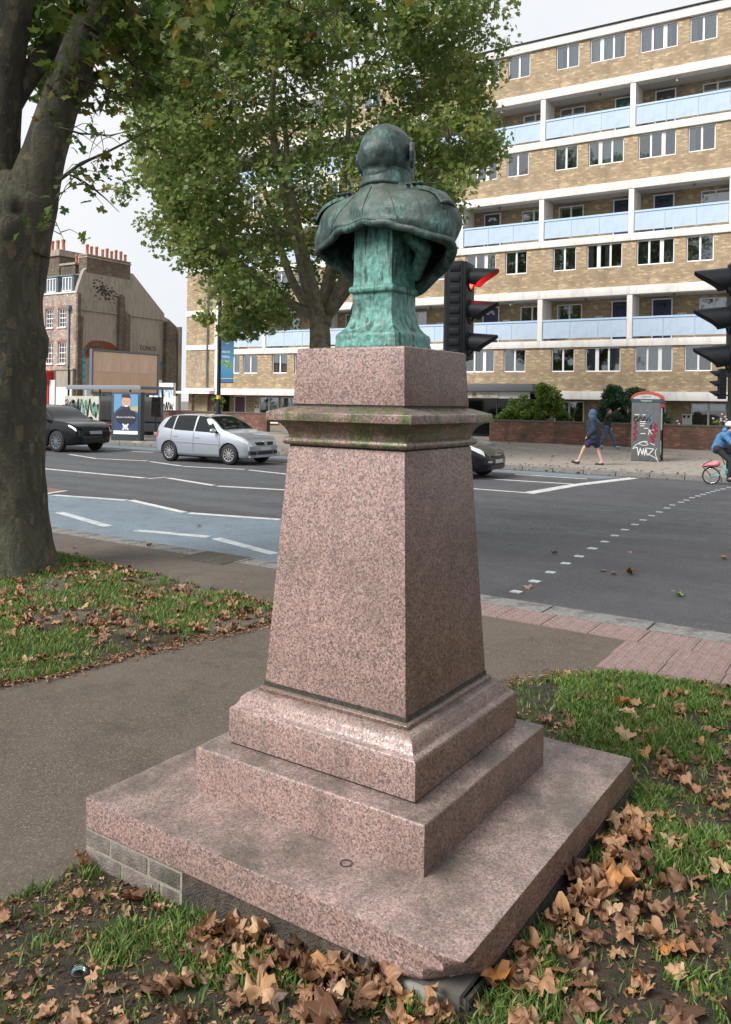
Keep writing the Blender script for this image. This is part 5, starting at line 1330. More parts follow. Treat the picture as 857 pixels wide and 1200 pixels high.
q = MB(); q.prism([(.13, 1.2), (.5, 1.5), (.5, 2.0), (.13, 2.0)], -.018, -.0125); q.prism([(.9, 1.4), (1.29, 1.2), (1.29, 2.0), (.9, 2.0)], -.018, -.0125); q.build('advert_background', mat('advert blue', (.10, .24, .40), .5, emit=(.10, .24, .40), estr=.35), adp)
q = MB(); q.prism([(.9, 1.3), (1.29, 1.28), (1.29, 1.5), (.95, 1.45)], -.0195, -.0185); q.build('advert_background', mat('advert yellow', (.45, .42, .2), .5), adp)
sk = mat('advert skin', (.50, .30, .22), .6, emit=(.5, .3, .22), estr=.2); hr = mat('advert hair', (.05, .03, .025), .7)
def disc(cx, cz, rx, rz, y, m, nm='advert_portrait', a0=0, a1=2*PI, n=22):
    q = MB(); q.prism([(cx+rx*math.cos(a0+(a1-a0)*i/n), cz+rz*math.sin(a0+(a1-a0)*i/n)) for i in range(n)], y-.004, y); return q.build(nm, m, adp)
disc(.72, 1.66, .215, .32, -.021, sk); disc(.72, 1.84, .225, .16, -.0262, hr, a0=0, a1=PI); disc(.72, 1.42, .17, .10, -.0262, hr); disc(.73, 1.49, .09, .035, -.0312, mat('advert teeth', (.8, .78, .75), .5)); disc(.64, 1.70, .03, .014, -.0262, hr); disc(.81, 1.70, .03, .014, -.0262, hr); disc(.73, 1.60, .03, .05, -.0262, mat('advert nose', (.42, .24, .17), .6))
disc(.71, 1.02, .5, .36, -.0252, mat('advert shirt', (.02, .025, .045), .6))
text('#EastLondonBuilding', .105, WHITEP, adp, (.71, -.032, .98)); q = MB()
for s_ in (1, -1): q.ribbon([(.58, .60-.11*s_), (.84, .60+.11*s_)], .06, -.027)
q.ribbon([(.71, .50), (.71, .70)], .04, -.033); q.ribbon([(.6, .60), (.82, .60)], .04, -.033); q.build('advert_logo', WHITEP, adp)
text('cross centre', .06, WHITEP, adp, (.71, -.032, .46))
bn = thing('litter_bin', 'black cast litter bin with white tag beside the bus shelter', 'litter bin', FR(-30.9, 29.4, PAVE), BY)
b = MB(); b.lathe([(.25, 0), (.27, .03), (.26, .75), (.29, .8), (.29, .9), (.1, .98)], 16); b.build('body', BLACKP, bn, 40); b = MB(); b.box(-.12, .12, -.29, -.26, .45, .62); b.build('sticker', WHITEP, bn)
b = MB(); b.box(-.55, .3, .0, .3, 1.0, 1.12); b.box(-.03, .03, .1, .16, .9, 1.0); b.build('lid', BLACKP, bn, bevel=.02)
# lamp post with banner
lp = thing('lamp_post', 'tall black lamp post carrying a dark blue vertical banner', 'lamp post', FR(-29.68, 33.2, PAVE), BY)
b = MB(); b.lathe([(.16, 0), (.16, 1.1), (.108, 1.25), (.10, 5), (.08, 10.0)], 14); b.build('column', BLACKP, lp, 40)
b = MB(); b.lathe([(.112, 1.85), (.112, 2.05)], 14); b.build('yellow_band', mat('yellow label', (.65, .45, .04), .6), lp, 40)
b = MB(); b.tube([(0, 0, 9.9), (.3, -.5, 10.5), (.6, -1.1, 10.6)], .05, 8); b.ell((.75, -1.4, 10.58), (.18, .45, .1)); b.build('lantern_arm', BLACKP, lp, True)
BN = mat('navy banner', (.03, .10, .22), .8); N = NT(BN); x = N.xyz(); N.col(N.ramp(N.math('MULTIPLY', x[2], .4), [(0, (.03, .12, .28)), (.35, (.05, .20, .30)), (1, (.02, .05, .12))]))
b = MB(); b.box(.14, 1.0, -.01, .012, 0, 2.5); ban = b.build('banner', BN, lp, loc=(0, 0, 2.75)); b = MB(); b.tube([(0, 0, 5.27), (1.02, 0, 5.27)], .02, 6); b.tube([(0, 0, 2.73), (1.02, 0, 2.73)], .02, 6); b.build('banner_arm', BLACKP, lp)
for i, s_ in enumerate(('Mile End', 'Walking', 'Heritage')): text(s_, .16, BOXM, ban, (.2, -.013, 1.55-.25*i), align='LEFT')
text('TOWER HAMLETS', .10, BOXM, ban, (.57, -.013, 2.15)); text('council', .08, BOXM, ban, (.57, -.013, 2.02)); b = MB(); b.ribbon([(.2, .2), (.95, .2)], .03, -.011); b.build('banner_line', mat('banner yellow', (.5, .5, .2), .6), ban)
q = MB(); q.ribbon(smoothp([(.2, 1.0), (.35, 1.1), (.5, .95), (.7, 1.05), (.85, .85), (.6, .8)]), .12, -.011); q.build('banner_picture', mat('banner leaves', (.25, .38, .12), .7), ban)

# ------------------------------------------------------------------ shrubs
def shrub(name, label, loc, cl, m, per, size, lsz):
    o = thing(name, label, 'shrub', loc, BY); b = MB()
    for k in range(7): b.tube([(rnd.uniform(-.2, .2), 0, 0), Vector(cl[k*len(cl)//7])*.6, cl[k*len(cl)//7]], [.05, .03, .01], 6)
    b.build('stem', BARK2, o); stuff(leaf_cloud('foliage', cl, [size*rnd.uniform(.7, 1.2) for _ in cl], per, lsz, m, o)); return o
cl = []
while len(cl) < 110:
    x, y, z = rnd.uniform(-1.7, 1.6), rnd.uniform(-.7, .7), rnd.uniform(.5, 3.2)
    top = 2.45+.75*math.exp(-((x-.75)/.5)**2)+.1*math.sin(x*5)
    if z < top-.25 and abs(x) < 1.65-.25*max(0, z-1.6): cl.append(Vector((x, y, z)))
shrub('garden_shrub', 'light green leafy shrub over the brick wall left of the pedestrians', FR(-14.3, 38.9, PAVE), cl, L_SHRUB, 150, .30, .10)
cl = []
while len(cl) < 110:
    x, y, z = rnd.uniform(-1.0, 1.35), rnd.uniform(-.7, .7), rnd.uniform(.5, 2.8)
    if z < 2.85-.45*abs(x-.0)**2-.0: cl.append(Vector((x, y, z)))
shrub('garden_shrub', 'dark green conifer shrub behind the wall left of the phone box', FR(-10.0, 39.0, PAVE), cl, L_CON, 260, .27, .07)
cl = [Vector((rnd.uniform(-.5, .6), rnd.uniform(-.4, .4), rnd.uniform(.4, 1.5))) for i in range(18)]; cl = [c for c in cl if c.z < 1.65-.9*c.x]
shrub('garden_shrub', 'small dark green shrub just right of the phone box', FR(-8.0, 38.9, PAVE), cl, L_CON, 120, .22, .09)
cl = [Vector((rnd.uniform(-1.6, 3.2), rnd.uniform(-.3, .3), rnd.uniform(.5, 1.35))) for i in range(30)]
rs = shrub('rose_bush', 'rose bush with pale pink flowers showing over the wall at right', FR(-6.2, 38.7, PAVE), cl, L_SHRUB, 30, .25, .08)
b = MB()
for c in cl+cl[:14]:
    for k in range(2): p = c+Vector((rnd.gauss(0, .15), -.1, rnd.uniform(0, .35))); b.ell(p, (.05, .05, .045), 7, 5)
stuff(b.build('flowers', mat('rose petals', (.72, .52, .55), .7), rs, True))
cl = [Vector((rnd.uniform(-.5, .5), rnd.uniform(-.2, .2), rnd.uniform(.6, 1.9))) for i in range(14)]
shrub('garden_shrub', 'small green climbing plant by a ground floor door above the silver hatchback', FR(-36.2, 40.6, PAVE), cl, L_SHRUB, 45, .22, .09)
# ------------------------------------------------------------------ phone box
pb = thing('phone_box', 'grey glass phone box with red curved roof, covered in white, black and red graffiti', 'phone box', FR(-7.04, 28.5, PAVE), BY+.10)
PBM = concrete('scratched steel', (.11, .12, .125), (.06, .06, .06), .5, 3)
b = MB(); b.box(0, .92, 0, .05, .03, 1.98); b.build('back_panel', PBM, pb, bevel=.01)
b = MB()
for x, y in ((0, .055), (.86, .055), (0, .85), (.86, .85)): b.box(x, x+.06, y, y+.06, 0, 1.98)
b.box(.06, .86, .86, .9, .1, .16); b.box(.86, .92, .11, .85, 0.12, .2); b.box(.86, .92, .11, .85, 1.85, 1.98); b.build('frame', BLACKM, pb)
b = MB(); b.box(.885, .895, .115, .845, .2, 1.85); b.build('side_glass', PANE, pb); b = MB(); b.box(.01, .02, .115, .845, .2, 1.85); b.build('side_glass', PANE, pb)
b = MB(); b.box(.897, .9, .25, .72, 1.05, 1.8); b.box(.897, .9, .2, .5, .3, .7); b.build('poster', BOXM, pb)
b = MB(); b.box(-.015, .935, -.012, .93, 1.985, 2.09); b.build('name_band', mat('dark blue band', (.03, .06, .09), .5), pb)
text('Telephone', .085, BOXM, pb, (.46, -.014, 2.01)); 
def arc_(w_, h_, n=12): return [(w_/2-w_/2*math.cos(PI*i/n), h_*math.sin(PI*i/n)) for i in range(n+1)]
b = MB(); b.prism(arc_(.92, .20), 0, .92); o = b.build('roof_panel', concrete('pale roof panel', (.50, .50, .49), (.3, .3, .3), .5, 4), pb, loc=(0, 0, 2.095))
b = MB(); out = [(x*1.06-.028, z*1.30+.0) for x, z in arc_(.92, .20)]; inn = arc_(.92, .20)[::-1]
inn = [(x*.97+.014, z*.93) for x, z in inn]; n = len(out)
for y0, y1 in ((-.03, .07), (.85, .95)):
    for i in range(n-1):
        q = [out[i], out[i+1], inn[n-2-i], inn[n-1-i]]; b.prism(q, y0, y1)
for i in range(n-1): b.prism([out[i], out[i+1], (out[i+1][0], out[i+1][1]-.02), (out[i][0], out[i][1]-.02)], .07, .85)
b.build('red_roof', mat('faded red', (.48, .06, .04), .45), pb, loc=(0, 0, 2.095))
text('telephone', .07, GREYM, pb, (.48, -.004, 2.15))
b = MB(); b.box(.93, .945, .02, .9, 1.82, 1.95); b.build('red_plate', mat('red plate', (.5, .03, .03), .5), pb)
b = MB(); b.ribbon(smoothp([(.05, .42), (.2, .58), (.45, .68), (.75, .56)]), .022, -.003); b.ribbon(smoothp([(.25, .58), (.4, .54), (.55, .58), (.4, .66), (.25, .59)]), .022, -.003); b.ribbon([(.05, .42), (.2, .47), (.24, .2), (.3, .45), (.36, .22), (.4, .44), (.44, .2), (.48, .46), (.52, .22)], .028, -.003)
b.ribbon([(.52, .45), (.72, .43), (.55, .22)], .026, -.003); b.ribbon(smoothp([(.55, .25), (.7, .18), (.82, .10), (.88, .0), (.80, .2), (.78, .36), (.82, .44)]), .024, -.003); b.build('graffiti', WHG, pb)
b = MB(); 
for z, x0, x1 in ((1.55, .1, .25), (1.55, .35, .45), (1.32, .28, .45), (1.25, .27, .46), (1.18, .28, .42), (1.1, .4, .55), (1.04, .55, .62), (.92, .3, .45)): b.box(x0, x1, -.007, -.001, z, z+.025)
b.ribbon([(.55, .9), (.58, 1.06), (.66, .92), (.7, 1.08)], .02, -.003); b.build('graffiti', WHG, pb)
rg = random.Random(8); b = MB(); b.ribbon(smoothp([(.1, 1.5), (.2, 1.4), (.12, 1.32), (.08, 1.45), (.2, 1.5)]), .024, -.009); b.ribbon(smoothp([(.22, 1.35), (.3, 1.5), (.36, 1.36), (.42, 1.5), (.48, 1.36), (.55, 1.48), (.6, 1.3), (.62, 1.1), (.66, 1.45)]), .024, -.009); b.build('graffiti', BLK, pb)
REDG = mat('red graffiti', (.45, .03, .05), .7); b = MB(); b.ribbon(smoothp([(.1, 1.3), (.16, 1.2), (.08, 1.1), (.18, 1.0), (.08, .92), (.14, .8), (.08, .72)]), .05, -.011); b.ribbon(smoothp([(.72, 1.3), (.8, 1.22), (.7, 1.15), (.82, 1.05), (.66, 1.0), (.78, .88), (.62, .82), (.74, .72), (.55, .65)]), .05, -.011); b.build('graffiti', REDG, pb)
b = MB(); b.ribbon(smoothp([(.5, 1.7), (.6, 1.62), (.56, 1.5), (.66, 1.4), (.6, 1.25)]), .05, -.013); b.build('graffiti', mat('blue graffiti', (.16, .32, .45), .8), pb)

# ------------------------------------------------------------------ traffic signals (local +x is the way the lamps face)
VIN = mat('visor lining', (.09, .09, .09), .7, 0, .2)
def visor(parent, z, lit=None, r=.105, L=.27, x0=.06):
    b = MB(); n = 22; rings_o, rings_i = [], []
    def Lf(th):  # th from top
        k = abs(th)/R(125); return L*(1-.70*sstep(k, .22, 1.0))
    for s_ in (0, 1):
        for i in range(n+1):
            pass
    outer = []; inner = []
    for i in range(n+1):
        th = R(-125)+R(250)*i/n; l = Lf(th)
        for j, f in enumerate((0, .33, .66, 1)):
            rr_ = r*(1.0-.05*f); outer.append((x0+l*f, rr_*math.sin(th), z+rr_*math.cos(th)-.018*f)); rr_ -= .006; inner.append((x0+l*f, rr_*math.sin(th), z+rr_*math.cos(th)-.018*f))
    N_ = len(outer); fs = []
    for i in range(n):
        for j in range(3):
            a = i*4+j; fs.append((a, a+1, a+5, a+4)); fs.append((N_+a, N_+a+4, N_+a+5, N_+a+1))
        fs.append((i*4+3, N_+i*4+3, N_+i*4+7, i*4+7))
    b.add(outer+inner, fs); 
    me = bpy.data.meshes.new('visor'); me.from_pydata(b.v, [], b.f); me.materials.append(BLACKM); me.materials.append(VIN); me.shade_smooth(); me.set_sharp_from_angle(angle=R(50)); v = link('visor', me, parent)
    for p_ in me.polygons:
        if all(i >= N_ for i in p_.vertices): p_.material_index = 1
    b = MB(); b.lathe([(.001, x0+.030), (.05, x0+.026), (.092, x0+.006), (.095, x0-.01)], 20, c=(0, 0, z), axis='x'); o = b.build('lens', lit or mat('unlit lens', (.03, .03, .03), .15), v, True)
    b = MB(); b.lathe([(.112, x0-.02), (.125, x0-.015), (.125, x0+.012), (.106, x0+.018), (.098, x0+.0)], 24, c=(0, 0, z), axis='x', cap=False); b.build('lens_ring', BLACKM, v, True)
REDL = mat('lit red lens', (.6, .01, .01), .3, emit=(1, .012, .01), estr=26)
def signal(name_label, loc, rz, s_=1.0, zb=2.15, lit=True, post=(-.0, .33), post_h=3.3, holes=False, pr=.06, circ=False, post_rz=0):
    root = thing('traffic_signal', name_label, 'traffic light', loc, rz)
    px_, py_ = post
    b = MB(); b.lathe([(pr*1.25, 0), (pr*1.25, .9), (pr, .95), (pr, post_h), (pr*.5, post_h+.03)], 18, c=(px_, py_, 0)); b.build('post', BLACKP, root, 40)
    hb = MB(); hb.box(-.13, .03, -.13, .13, zb, zb+.94); hb.box(.03, .065, -.145, .145, zb+.01, zb+.93)
    head = hb.build('housing', BLACKM, root, bevel=.018)
    rib = MB()
    for i in range(9): rib.box(-.142, -.128, -.10, .10, zb+.035+i*.1, zb+.035+i*.1+.065)
    for i in range(9):
        rib.box(-.10, .0, -.141, -.128, zb+.04+i*.1, zb+.04+i*.1+.06); rib.box(-.10, .0, .128, .141, zb+.04+i*.1, zb+.04+i*.1+.06)
    rib.build('ribbing', BLACKM, head, bevel=.004)
    if circ:
        q = MB()
        for i in range(9):
            for yy in (-.07, .07): q.lathe([(.001, -.150), (.022, -.148), (.030, -.141), (.034, -.13)], 14, c=(0, yy, zb+.07+i*.1), axis='x')
        q.build('vent_boss', BLACKP, head, True)
    for i, zz in enumerate((zb+.78, zb+.47, zb+.16)): visor(root, zz, REDL if (lit and i == 0) else None)
    b = MB()
    for zz in (zb+.12, zb+.84): b.tube([(px_, py_, zz), (px_*.5, py_*.5, zz), (-.05, 0.1 if py_ > 0 else -.1, zz)], .022, 8)
    b.build('bracket', BLACKM, root)
    return root
def at_px(px, py, Y):
    x = (px-419.2)/967.98; z = (470.94-py)/967.98; c, s_ = math.cos(rol), math.sin(rol)
    return Vector((Y*(x*c-z*s_), Y, 1.75+Y*(x*s_+z*c)))
p = Vector((1.000, 7.9, gh(1.0, 7.5))); signal('black traffic signal showing red beside the bust, its lamps facing right', (p.x, p.y, p.z), R(-24), zb=2.05-p.z+.10, post=(-.20, .20), post_h=3.15, pr=.062)
p = Vector((3.03, 6.6, gh(3, 6.6))); signal('nearer black traffic signal cut by the right edge of the photo, lamps facing left', (p.x, p.y, p.z), R(166), zb=1.98-p.z, lit=False, post=(-.30, .12), post_h=3.2, circ=True)
p = Vector((11.18, 25.45, PAVE)); signal('small distant traffic signal on a black post above the cyclist at right', (p.x, p.y, p.z), R(172), zb=1.98+.13, lit=False, post=(-.27, 0), post_h=3.9)

# ------------------------------------------------------------------ cars (local +x is forward, origin at the middle of the wheelbase on the ground)
def smooth_interp(x, xs, ys):
    """monotone cubic through control points"""
    xs = list(xs); ys = list(ys); i = max(0, min(len(xs)-2, next((k for k in range(len(xs)-1) if x <= xs[k+1]), len(xs)-2)))
    h = [xs[k+1]-xs[k] for k in range(len(xs)-1)]; d = [(ys[k+1]-ys[k])/h[k] for k in range(len(h))]
    m_ = [d[0]]+[0 if d[k-1]*d[k] <= 0 else 2*d[k-1]*d[k]/(d[k-1]+d[k]) for k in range(1, len(d))]+[d[-1]]
    t = min(1, max(0, (x-xs[i])/h[i])); H = h[i]
    return (2*t**3-3*t**2+1)*ys[i]+(t**3-2*t**2+t)*H*m_[i]+(-2*t**3+3*t**2)*ys[i+1]+(t**3-t**2)*H*m_[i+1]
def car(label, kind, S, loc, rz, paint, plate_col, lamps_on=False):
    root = thing('parked_car' if False else 'car', label, kind, loc, rz)
    L2, LR, WB2, WR = S['front'], S['rear'], S['wb']/2, S['wr']
    def top(x): return smooth_interp(x, *zip(*S['top']))
    def belt(x): return min(smooth_interp(x, *zip(*S['belt'])), top(x)-.012)
    def hw(x): return smooth_interp(x, *zip(*S['hw']))
    def low(x): return smooth_interp(x, *zip(*S['low']))
    def sec(x):
        w_, zt, zb_, zl = hw(x), top(x), belt(x), low(x); gh_ = zt-zb_
        rw = w_*(.965-.20*min(1, gh_/.45)) if gh_ > .03 else w_*.93
        P = [(0, zl), (w_*.80, zl), (w_*.95, zl+.05), (w_*.985, zl+.16), (w_, zl+(zb_-zl)*.52), (w_*.995, zl+(zb_-zl)*.78), (w_*.955, zb_), (w_*.955+(rw-w_*.955)*.55, zb_+gh_*.52), (rw, zb_+gh_*.86), (rw*.90, zt-gh_*.04-.003), (rw*.6, zt+.0), (0, zt+.012)]
        return P
    xs_ = np.concatenate([np.linspace(-LR, -LR+.25, 6)[:-1], np.linspace(-LR+.25, L2-.35, 40)[:-1], np.linspace(L2-.35, L2, 9)])
    def pt(x, v):   # v in section index units
        P = sec(x); i = min(int(v), len(P)-2); f = v-i
        p0, p1, p2, p3 = [P[min(max(k, 0), len(P)-1)] for k in (i-1, i, i+1, i+2)]
        g = lambda k: .5*((2*p1[k])+(p2[k]-p0[k])*f*1.0+(2*p0[k]-5*p1[k]+4*p2[k]-p3[k])*f*f+(3*p1[k]-p0[k]-3*p2[k]+p3[k])*f**3)
        return Vector((x, max(0, g(0)), g(1)))
    vv = np.linspace(0, 11, 34)
    rings = []
    for x in xs_:
        h = [pt(x, v) for v in vv]; ring = h+[Vector((p.x, -p.y, p.z)) for p in h[-2:0:-1]]; rings.append(ring)
    b = MB(); b.loft(rings); me = b.mesh('body', paint, 38)
    o = bpy.data.objects.new('tmp', me); C.objects.link(o)
    cb = MB()
    for sx in (-WB2, WB2):
        for sy in (-1, 1): cb.lathe([(WR+.045, 0), (WR+.045, .34)], 30, c=(sx, (hw(sx)-.22 if sy > 0 else -hw(sx)-.12), WR), axis='y')
    cm = cb.mesh('cut', RUBBER); co = bpy.data.objects.new('cut', cm); C.objects.link(co)
    md = o.modifiers.new('b', 'BOOLEAN'); md.operation = 'DIFFERENCE'; md.object = co; md.solver = 'EXACT'
    dg = bpy.context.evaluated_depsgraph_get(); me2 = bpy.data.meshes.new_from_object(o.evaluated_get(dg))
    bpy.data.objects.remove(o); bpy.data.objects.remove(co)
    me2.name = 'body'; me2.set_sharp_from_angle(angle=R(38)); body = link('body', me2, root)
    def patchm(name, m, poly, side=1, off=.006, parent=root, nx=14, nz=5):
        """polygon corners (x, v) bl, br, tr, tl laid on the body surface"""
        b = MB(); g = []
        for j in range(nz+1):
            row = []
            for i in range(nx+1):
                u, w_ = i/nx, j/nz
                bx = poly[0][0]*(1-u)+poly[1][0]*u; tx = poly[3][0]*(1-u)+poly[2][0]*u; bv = poly[0][1]*(1-u)+poly[1][1]*u; tv = poly[3][1]*(1-u)+poly[2][1]*u
                x = bx*(1-w_)+tx*w_; v = bv*(1-w_)+tv*w_; p = pt(x, v); e = .02; du = pt(x+e, v)-pt(x-e, v); dv = pt(x, min(11, v+.1))-pt(x, max(0, v-.1)); n_ = du.cross(dv)
                n_ = n_.normalized() if n_.length > 1e-9 else Vector((0, 0, 1))
                if n_.dot(Vector((0, p.y, p.z-.5))) < 0: n_ = -n_
                p = p+n_*off; row.append((p.x, p.y*side, p.z))
            g.append(row)
        b.loft(g, closed=False, cap=False); return b.build(name, m, parent, True)
    for s_ in (1, -1):
        for wn in S['side']: patchm('side_window', CARGLASS, wn, s_)
        for nm_, m_, poly in S['patches']: patchm(nm_, MATS[m_] if isinstance(m_, str) else m_, poly, s_, .008)
        hl = patchm('headlight', mat('headlight lens', (.55, .58, .6), .08, 0, .8, coat=1) if not lamps_on else mat('lit headlight', (.9, .92, .95), .1, emit=(.9, .95, 1), estr=1.2), S['head'], s_, .010)
        tl = patchm('tail_light', mat('tail light', (.45, .02, .02), .15), S['tail'], s_, .010)
        for xx in S['hand']:
            q = MB(); y = pt(xx, 5).y; q.box(xx-.09, xx+.09, s_*y-.02, s_*y+.03, sec(xx)[5][1]-.01, sec(xx)[5][1]+.025); q.build('door_handle', paint, root, bevel=.01)
        for xx in S['gap']:       # shut lines
            q = MB(); q.tube([Vector((xx+.0*v, s_*(pt(xx, v).y+.001), pt(xx, v).z)) for v in np.linspace(3, 6, 8)], .006, 5); q.build('door_gap', RUBBER, root)
        mx_ = S['mirror']; y = pt(mx_, 6).y; zz = sec(mx_)[6][1]+.06
        q = MB(); q.ell((mx_, s_*(y+.13), zz+.03), (.07, .11, .075), 12, 8); q.tube([(mx_, s_*y*.97, zz-.02), (mx_, s_*(y+.08), zz)], .025, 6); q.build('wing_mirror', S.get('mirmat', paint), root, True)
        if S.get('rub'): q = MB(); x0, x1 = S['rub']; q.tube([Vector((x, s_*(pt(x, 4.2).y+.004), pt(x, 4.2).z)) for x in np.linspace(x0, x1, 10)], .016, 6); q.build('rubbing_strip', paint, root)
    w0, w1, wt = S['wind']
    def across(name, m, x0, v0, x1, v1, off=.006):     # glass across the whole width: from x0 (low) to x1 (top)
        b = MB(); g = []
        for j in range(9):
            f = j/8; x = x0+(x1-x0)*f; v = v0+(v1-v0)*f; h = [pt(x, vv_) for vv_ in np.linspace(v, 11, 9)]
            row = h+[Vector((p.x, -p.y, p.z)) for p in h[-2::-1]]; nrm = Vector(((1 if x0 > x1 else -1)*.5, 0, .85)); g.append([p+nrm*off for p in row])
        b.loft(g, closed=False, cap=False); return b.build(name, m, root, True)
    across('windscreen', CARGLASS, w0, 8.6, w1, 9.0); across('rear_window', CARGLASS, S['rearg'][0], 8.6, S['rearg'][1], 9.0)
    # nose: grille, intake, plate, badge
    fx = L2
    for nm_, m_, (y0, y1, z0, z1, dx) in S['nose']:
        q = MB(); n = 10; g = []
        for zz in (z0, z1):
            g.append([(fx+dx-.16*(abs(y)/hw(L2-.3))**2*1.0*abs(y), y, zz) for y in np.linspace(y0, y1, n)])
        q.v = []; V = g[0]+g[1]+[(x-.12, y, z) for x, y, z in g[0]]+[(x-.12, y, z) for x, y, z in g[1]]
        q.add(V, [(i, i+1, n+i+1, n+i) for i in range(n-1)]+[(2*n+i, 3*n+i, 3*n+i+1, 2*n+i+1) for i in range(n-1)]+[(i, 2*n+i, 2*n+i+1, i+1) for i in range(n-1)]+[(n+i, n+i+1, 3*n+i+1, 3*n+i) for i in range(n-1)]+[(0, n, 3*n, 2*n), (n-1, 3*n-1, 4*n-1, 2*n-1)])
        q.build(nm_, m_, root)
    # interior hint, underside
    q = MB(); q.box(-LR+.5, L2-.6, -.6, .6, low(0)-.04, low(0)+.02); q.build('underside', RUBBER, root)
    for sx in (-WB2, WB2):
        for sy in (-1, 1):
            y = hw(sx)-.13; tw = .2
            q = MB(); q.lathe([(WR*.62, -tw/2+.02), (WR*.9, -tw/2), (WR, -tw/2+.03), (WR, tw/2-.03), (WR*.9, tw/2), (WR*.66, tw/2), (WR*.62, tw/2-.03)], 28, axis='y'); wo = q.build('wheel', RUBBER, root, 50, loc=(sx, sy*(y+.02), WR))
            if sy < 0: wo.rotation_euler = (0, 0, PI)
            q = MB(); q.lathe([(WR*.66, tw/2-.035), (WR*.66, tw/2-.005), (WR*.60, tw/2-.01), (WR*.59, tw/2-.06)], 28, axis='y', cap=False)
            ns = S['spokes']
            for k in range(ns):
                a = 2*PI*k/ns; M = Matrix.Rotation(a, 4, 'Y'); q.box(-.018, .018, tw/2-.05, tw/2-.012, .04, WR*.62, 0, M)
            q.lathe([(.001, tw/2-.004), (.05, tw/2-.006), (.06, tw/2-.05)], 14, axis='y'); q.build('rim', S['rim'], wo, 40)
            q = MB(); q.lathe([(.001, tw/2-.07), (WR*.6, tw/2-.07)], 20, axis='y', cap=False); q.build('brake_disc', RUBBER, wo)
    return root
GR = mat('dark grille', (.012, .012, .013), .4)
GOLF = dict(front=2.08, rear=2.08, wb=2.58, wr=.315,
    top=[(-2.08, .70), (-2.03, .98), (-1.85, 1.22), (-1.62, 1.40), (-1.2, 1.475), (-.4, 1.495), (.2, 1.46), (.55, 1.33), (1.02, 1.055), (1.5, .95), (1.85, .83), (2.0, .70), (2.08, .60)],
    belt=[(-2.08, .64), (-1.95, .88), (-1.6, .99), (-.6, .96), (.6, .93), (1.0, .92), (1.5, .88), (1.85, .76), (2.0, .66), (2.08, .56)],
    hw=[(-2.08, .66), (-1.95, .80), (-1.6, .87), (-.6, .885), (.8, .885), (1.5, .86), (1.8, .79), (1.98, .68), (2.08, .54)],
    low=[(-2.08, .34), (-1.9, .24), (-1, .20), (1, .20), (1.8, .20), (2.08, .26)],
    side=[[(-.17, 6.12), (.88, 6.12), (.30, 8.5), (-.13, 8.6)], [(-1.12, 6.12), (-.24, 6.12), (-.20, 8.6), (-1.05, 8.6)], [(-1.62, 6.35), (-1.18, 6.15), (-1.12, 8.5), (-1.38, 8.4)]],
    patches=[], head=[(1.52, 5.45), (1.97, 5.2), (1.90, 6.5), (1.56, 6.3)], tail=[(-2.03, 5.0), (-1.86, 5.0), (-1.84, 6.2), (-2.0, 6.2)], hand=(-.05, -1.0), gap=(.92, -.2, -1.2), mirror=.72, rub=(-1.0, .95),
    wind=(1.0, .30, 9), rearg=(-1.96, -1.66), spokes=11, rim=CHROME,
    nose=[('grille', GR, (-.42, .42, .60, .70, .01)), ('badge', CHROME, (-.07, .07, .60, .72, .03)), ('intake', GR, (-.38, .38, .32, .42, .02)), ('fog_intake', GR, (-.68, -.45, .32, .43, .05)), ('fog_intake', GR, (.45, .68, .32, .43, .05)), ('bumper', SILVER, (-.70, .70, .46, .57, .035)), ('number_plate', mat('number plate', (.5, .5, .48), .5), (-.26, .26, .455, .55, .045)), ('bumper', SILVER, (-.66, .66, .24, .31, .02))])
GOLF = {k_: v_ for k_, v_ in GOLF.items()}
def shorten(D, k):
    f = lambda q: (q[0]*k, q[1]); D = dict(D)
    for n_ in ('top', 'belt', 'hw', 'low'): D[n_] = [f(q) for q in D[n_]]
    D['side'] = [[f(q) for q in w_] for w_ in D['side']]
    for n_ in ('head', 'tail'): D[n_] = [f(q) for q in D[n_]]
    for n_ in ('front', 'rear', 'wb', 'mirror'): D[n_] *= k
    D['gap'] = [q*k for q in D['gap']]; D['hand'] = [q*k for q in D['hand']]; D['wind'] = (D['wind'][0]*k, D['wind'][1]*k, 9); D['rearg'] = [q*k for q in D['rearg']]
    if D.get('rub'): D['rub'] = [q*k for q in D['rub']]
    return D
GOLF = shorten(GOLF, .92)
car('silver five door hatchback driving right along the far lane', 'car', GOLF, FR(-17.72, 19.75, ROAD), BY+R(2), SILVER, None)
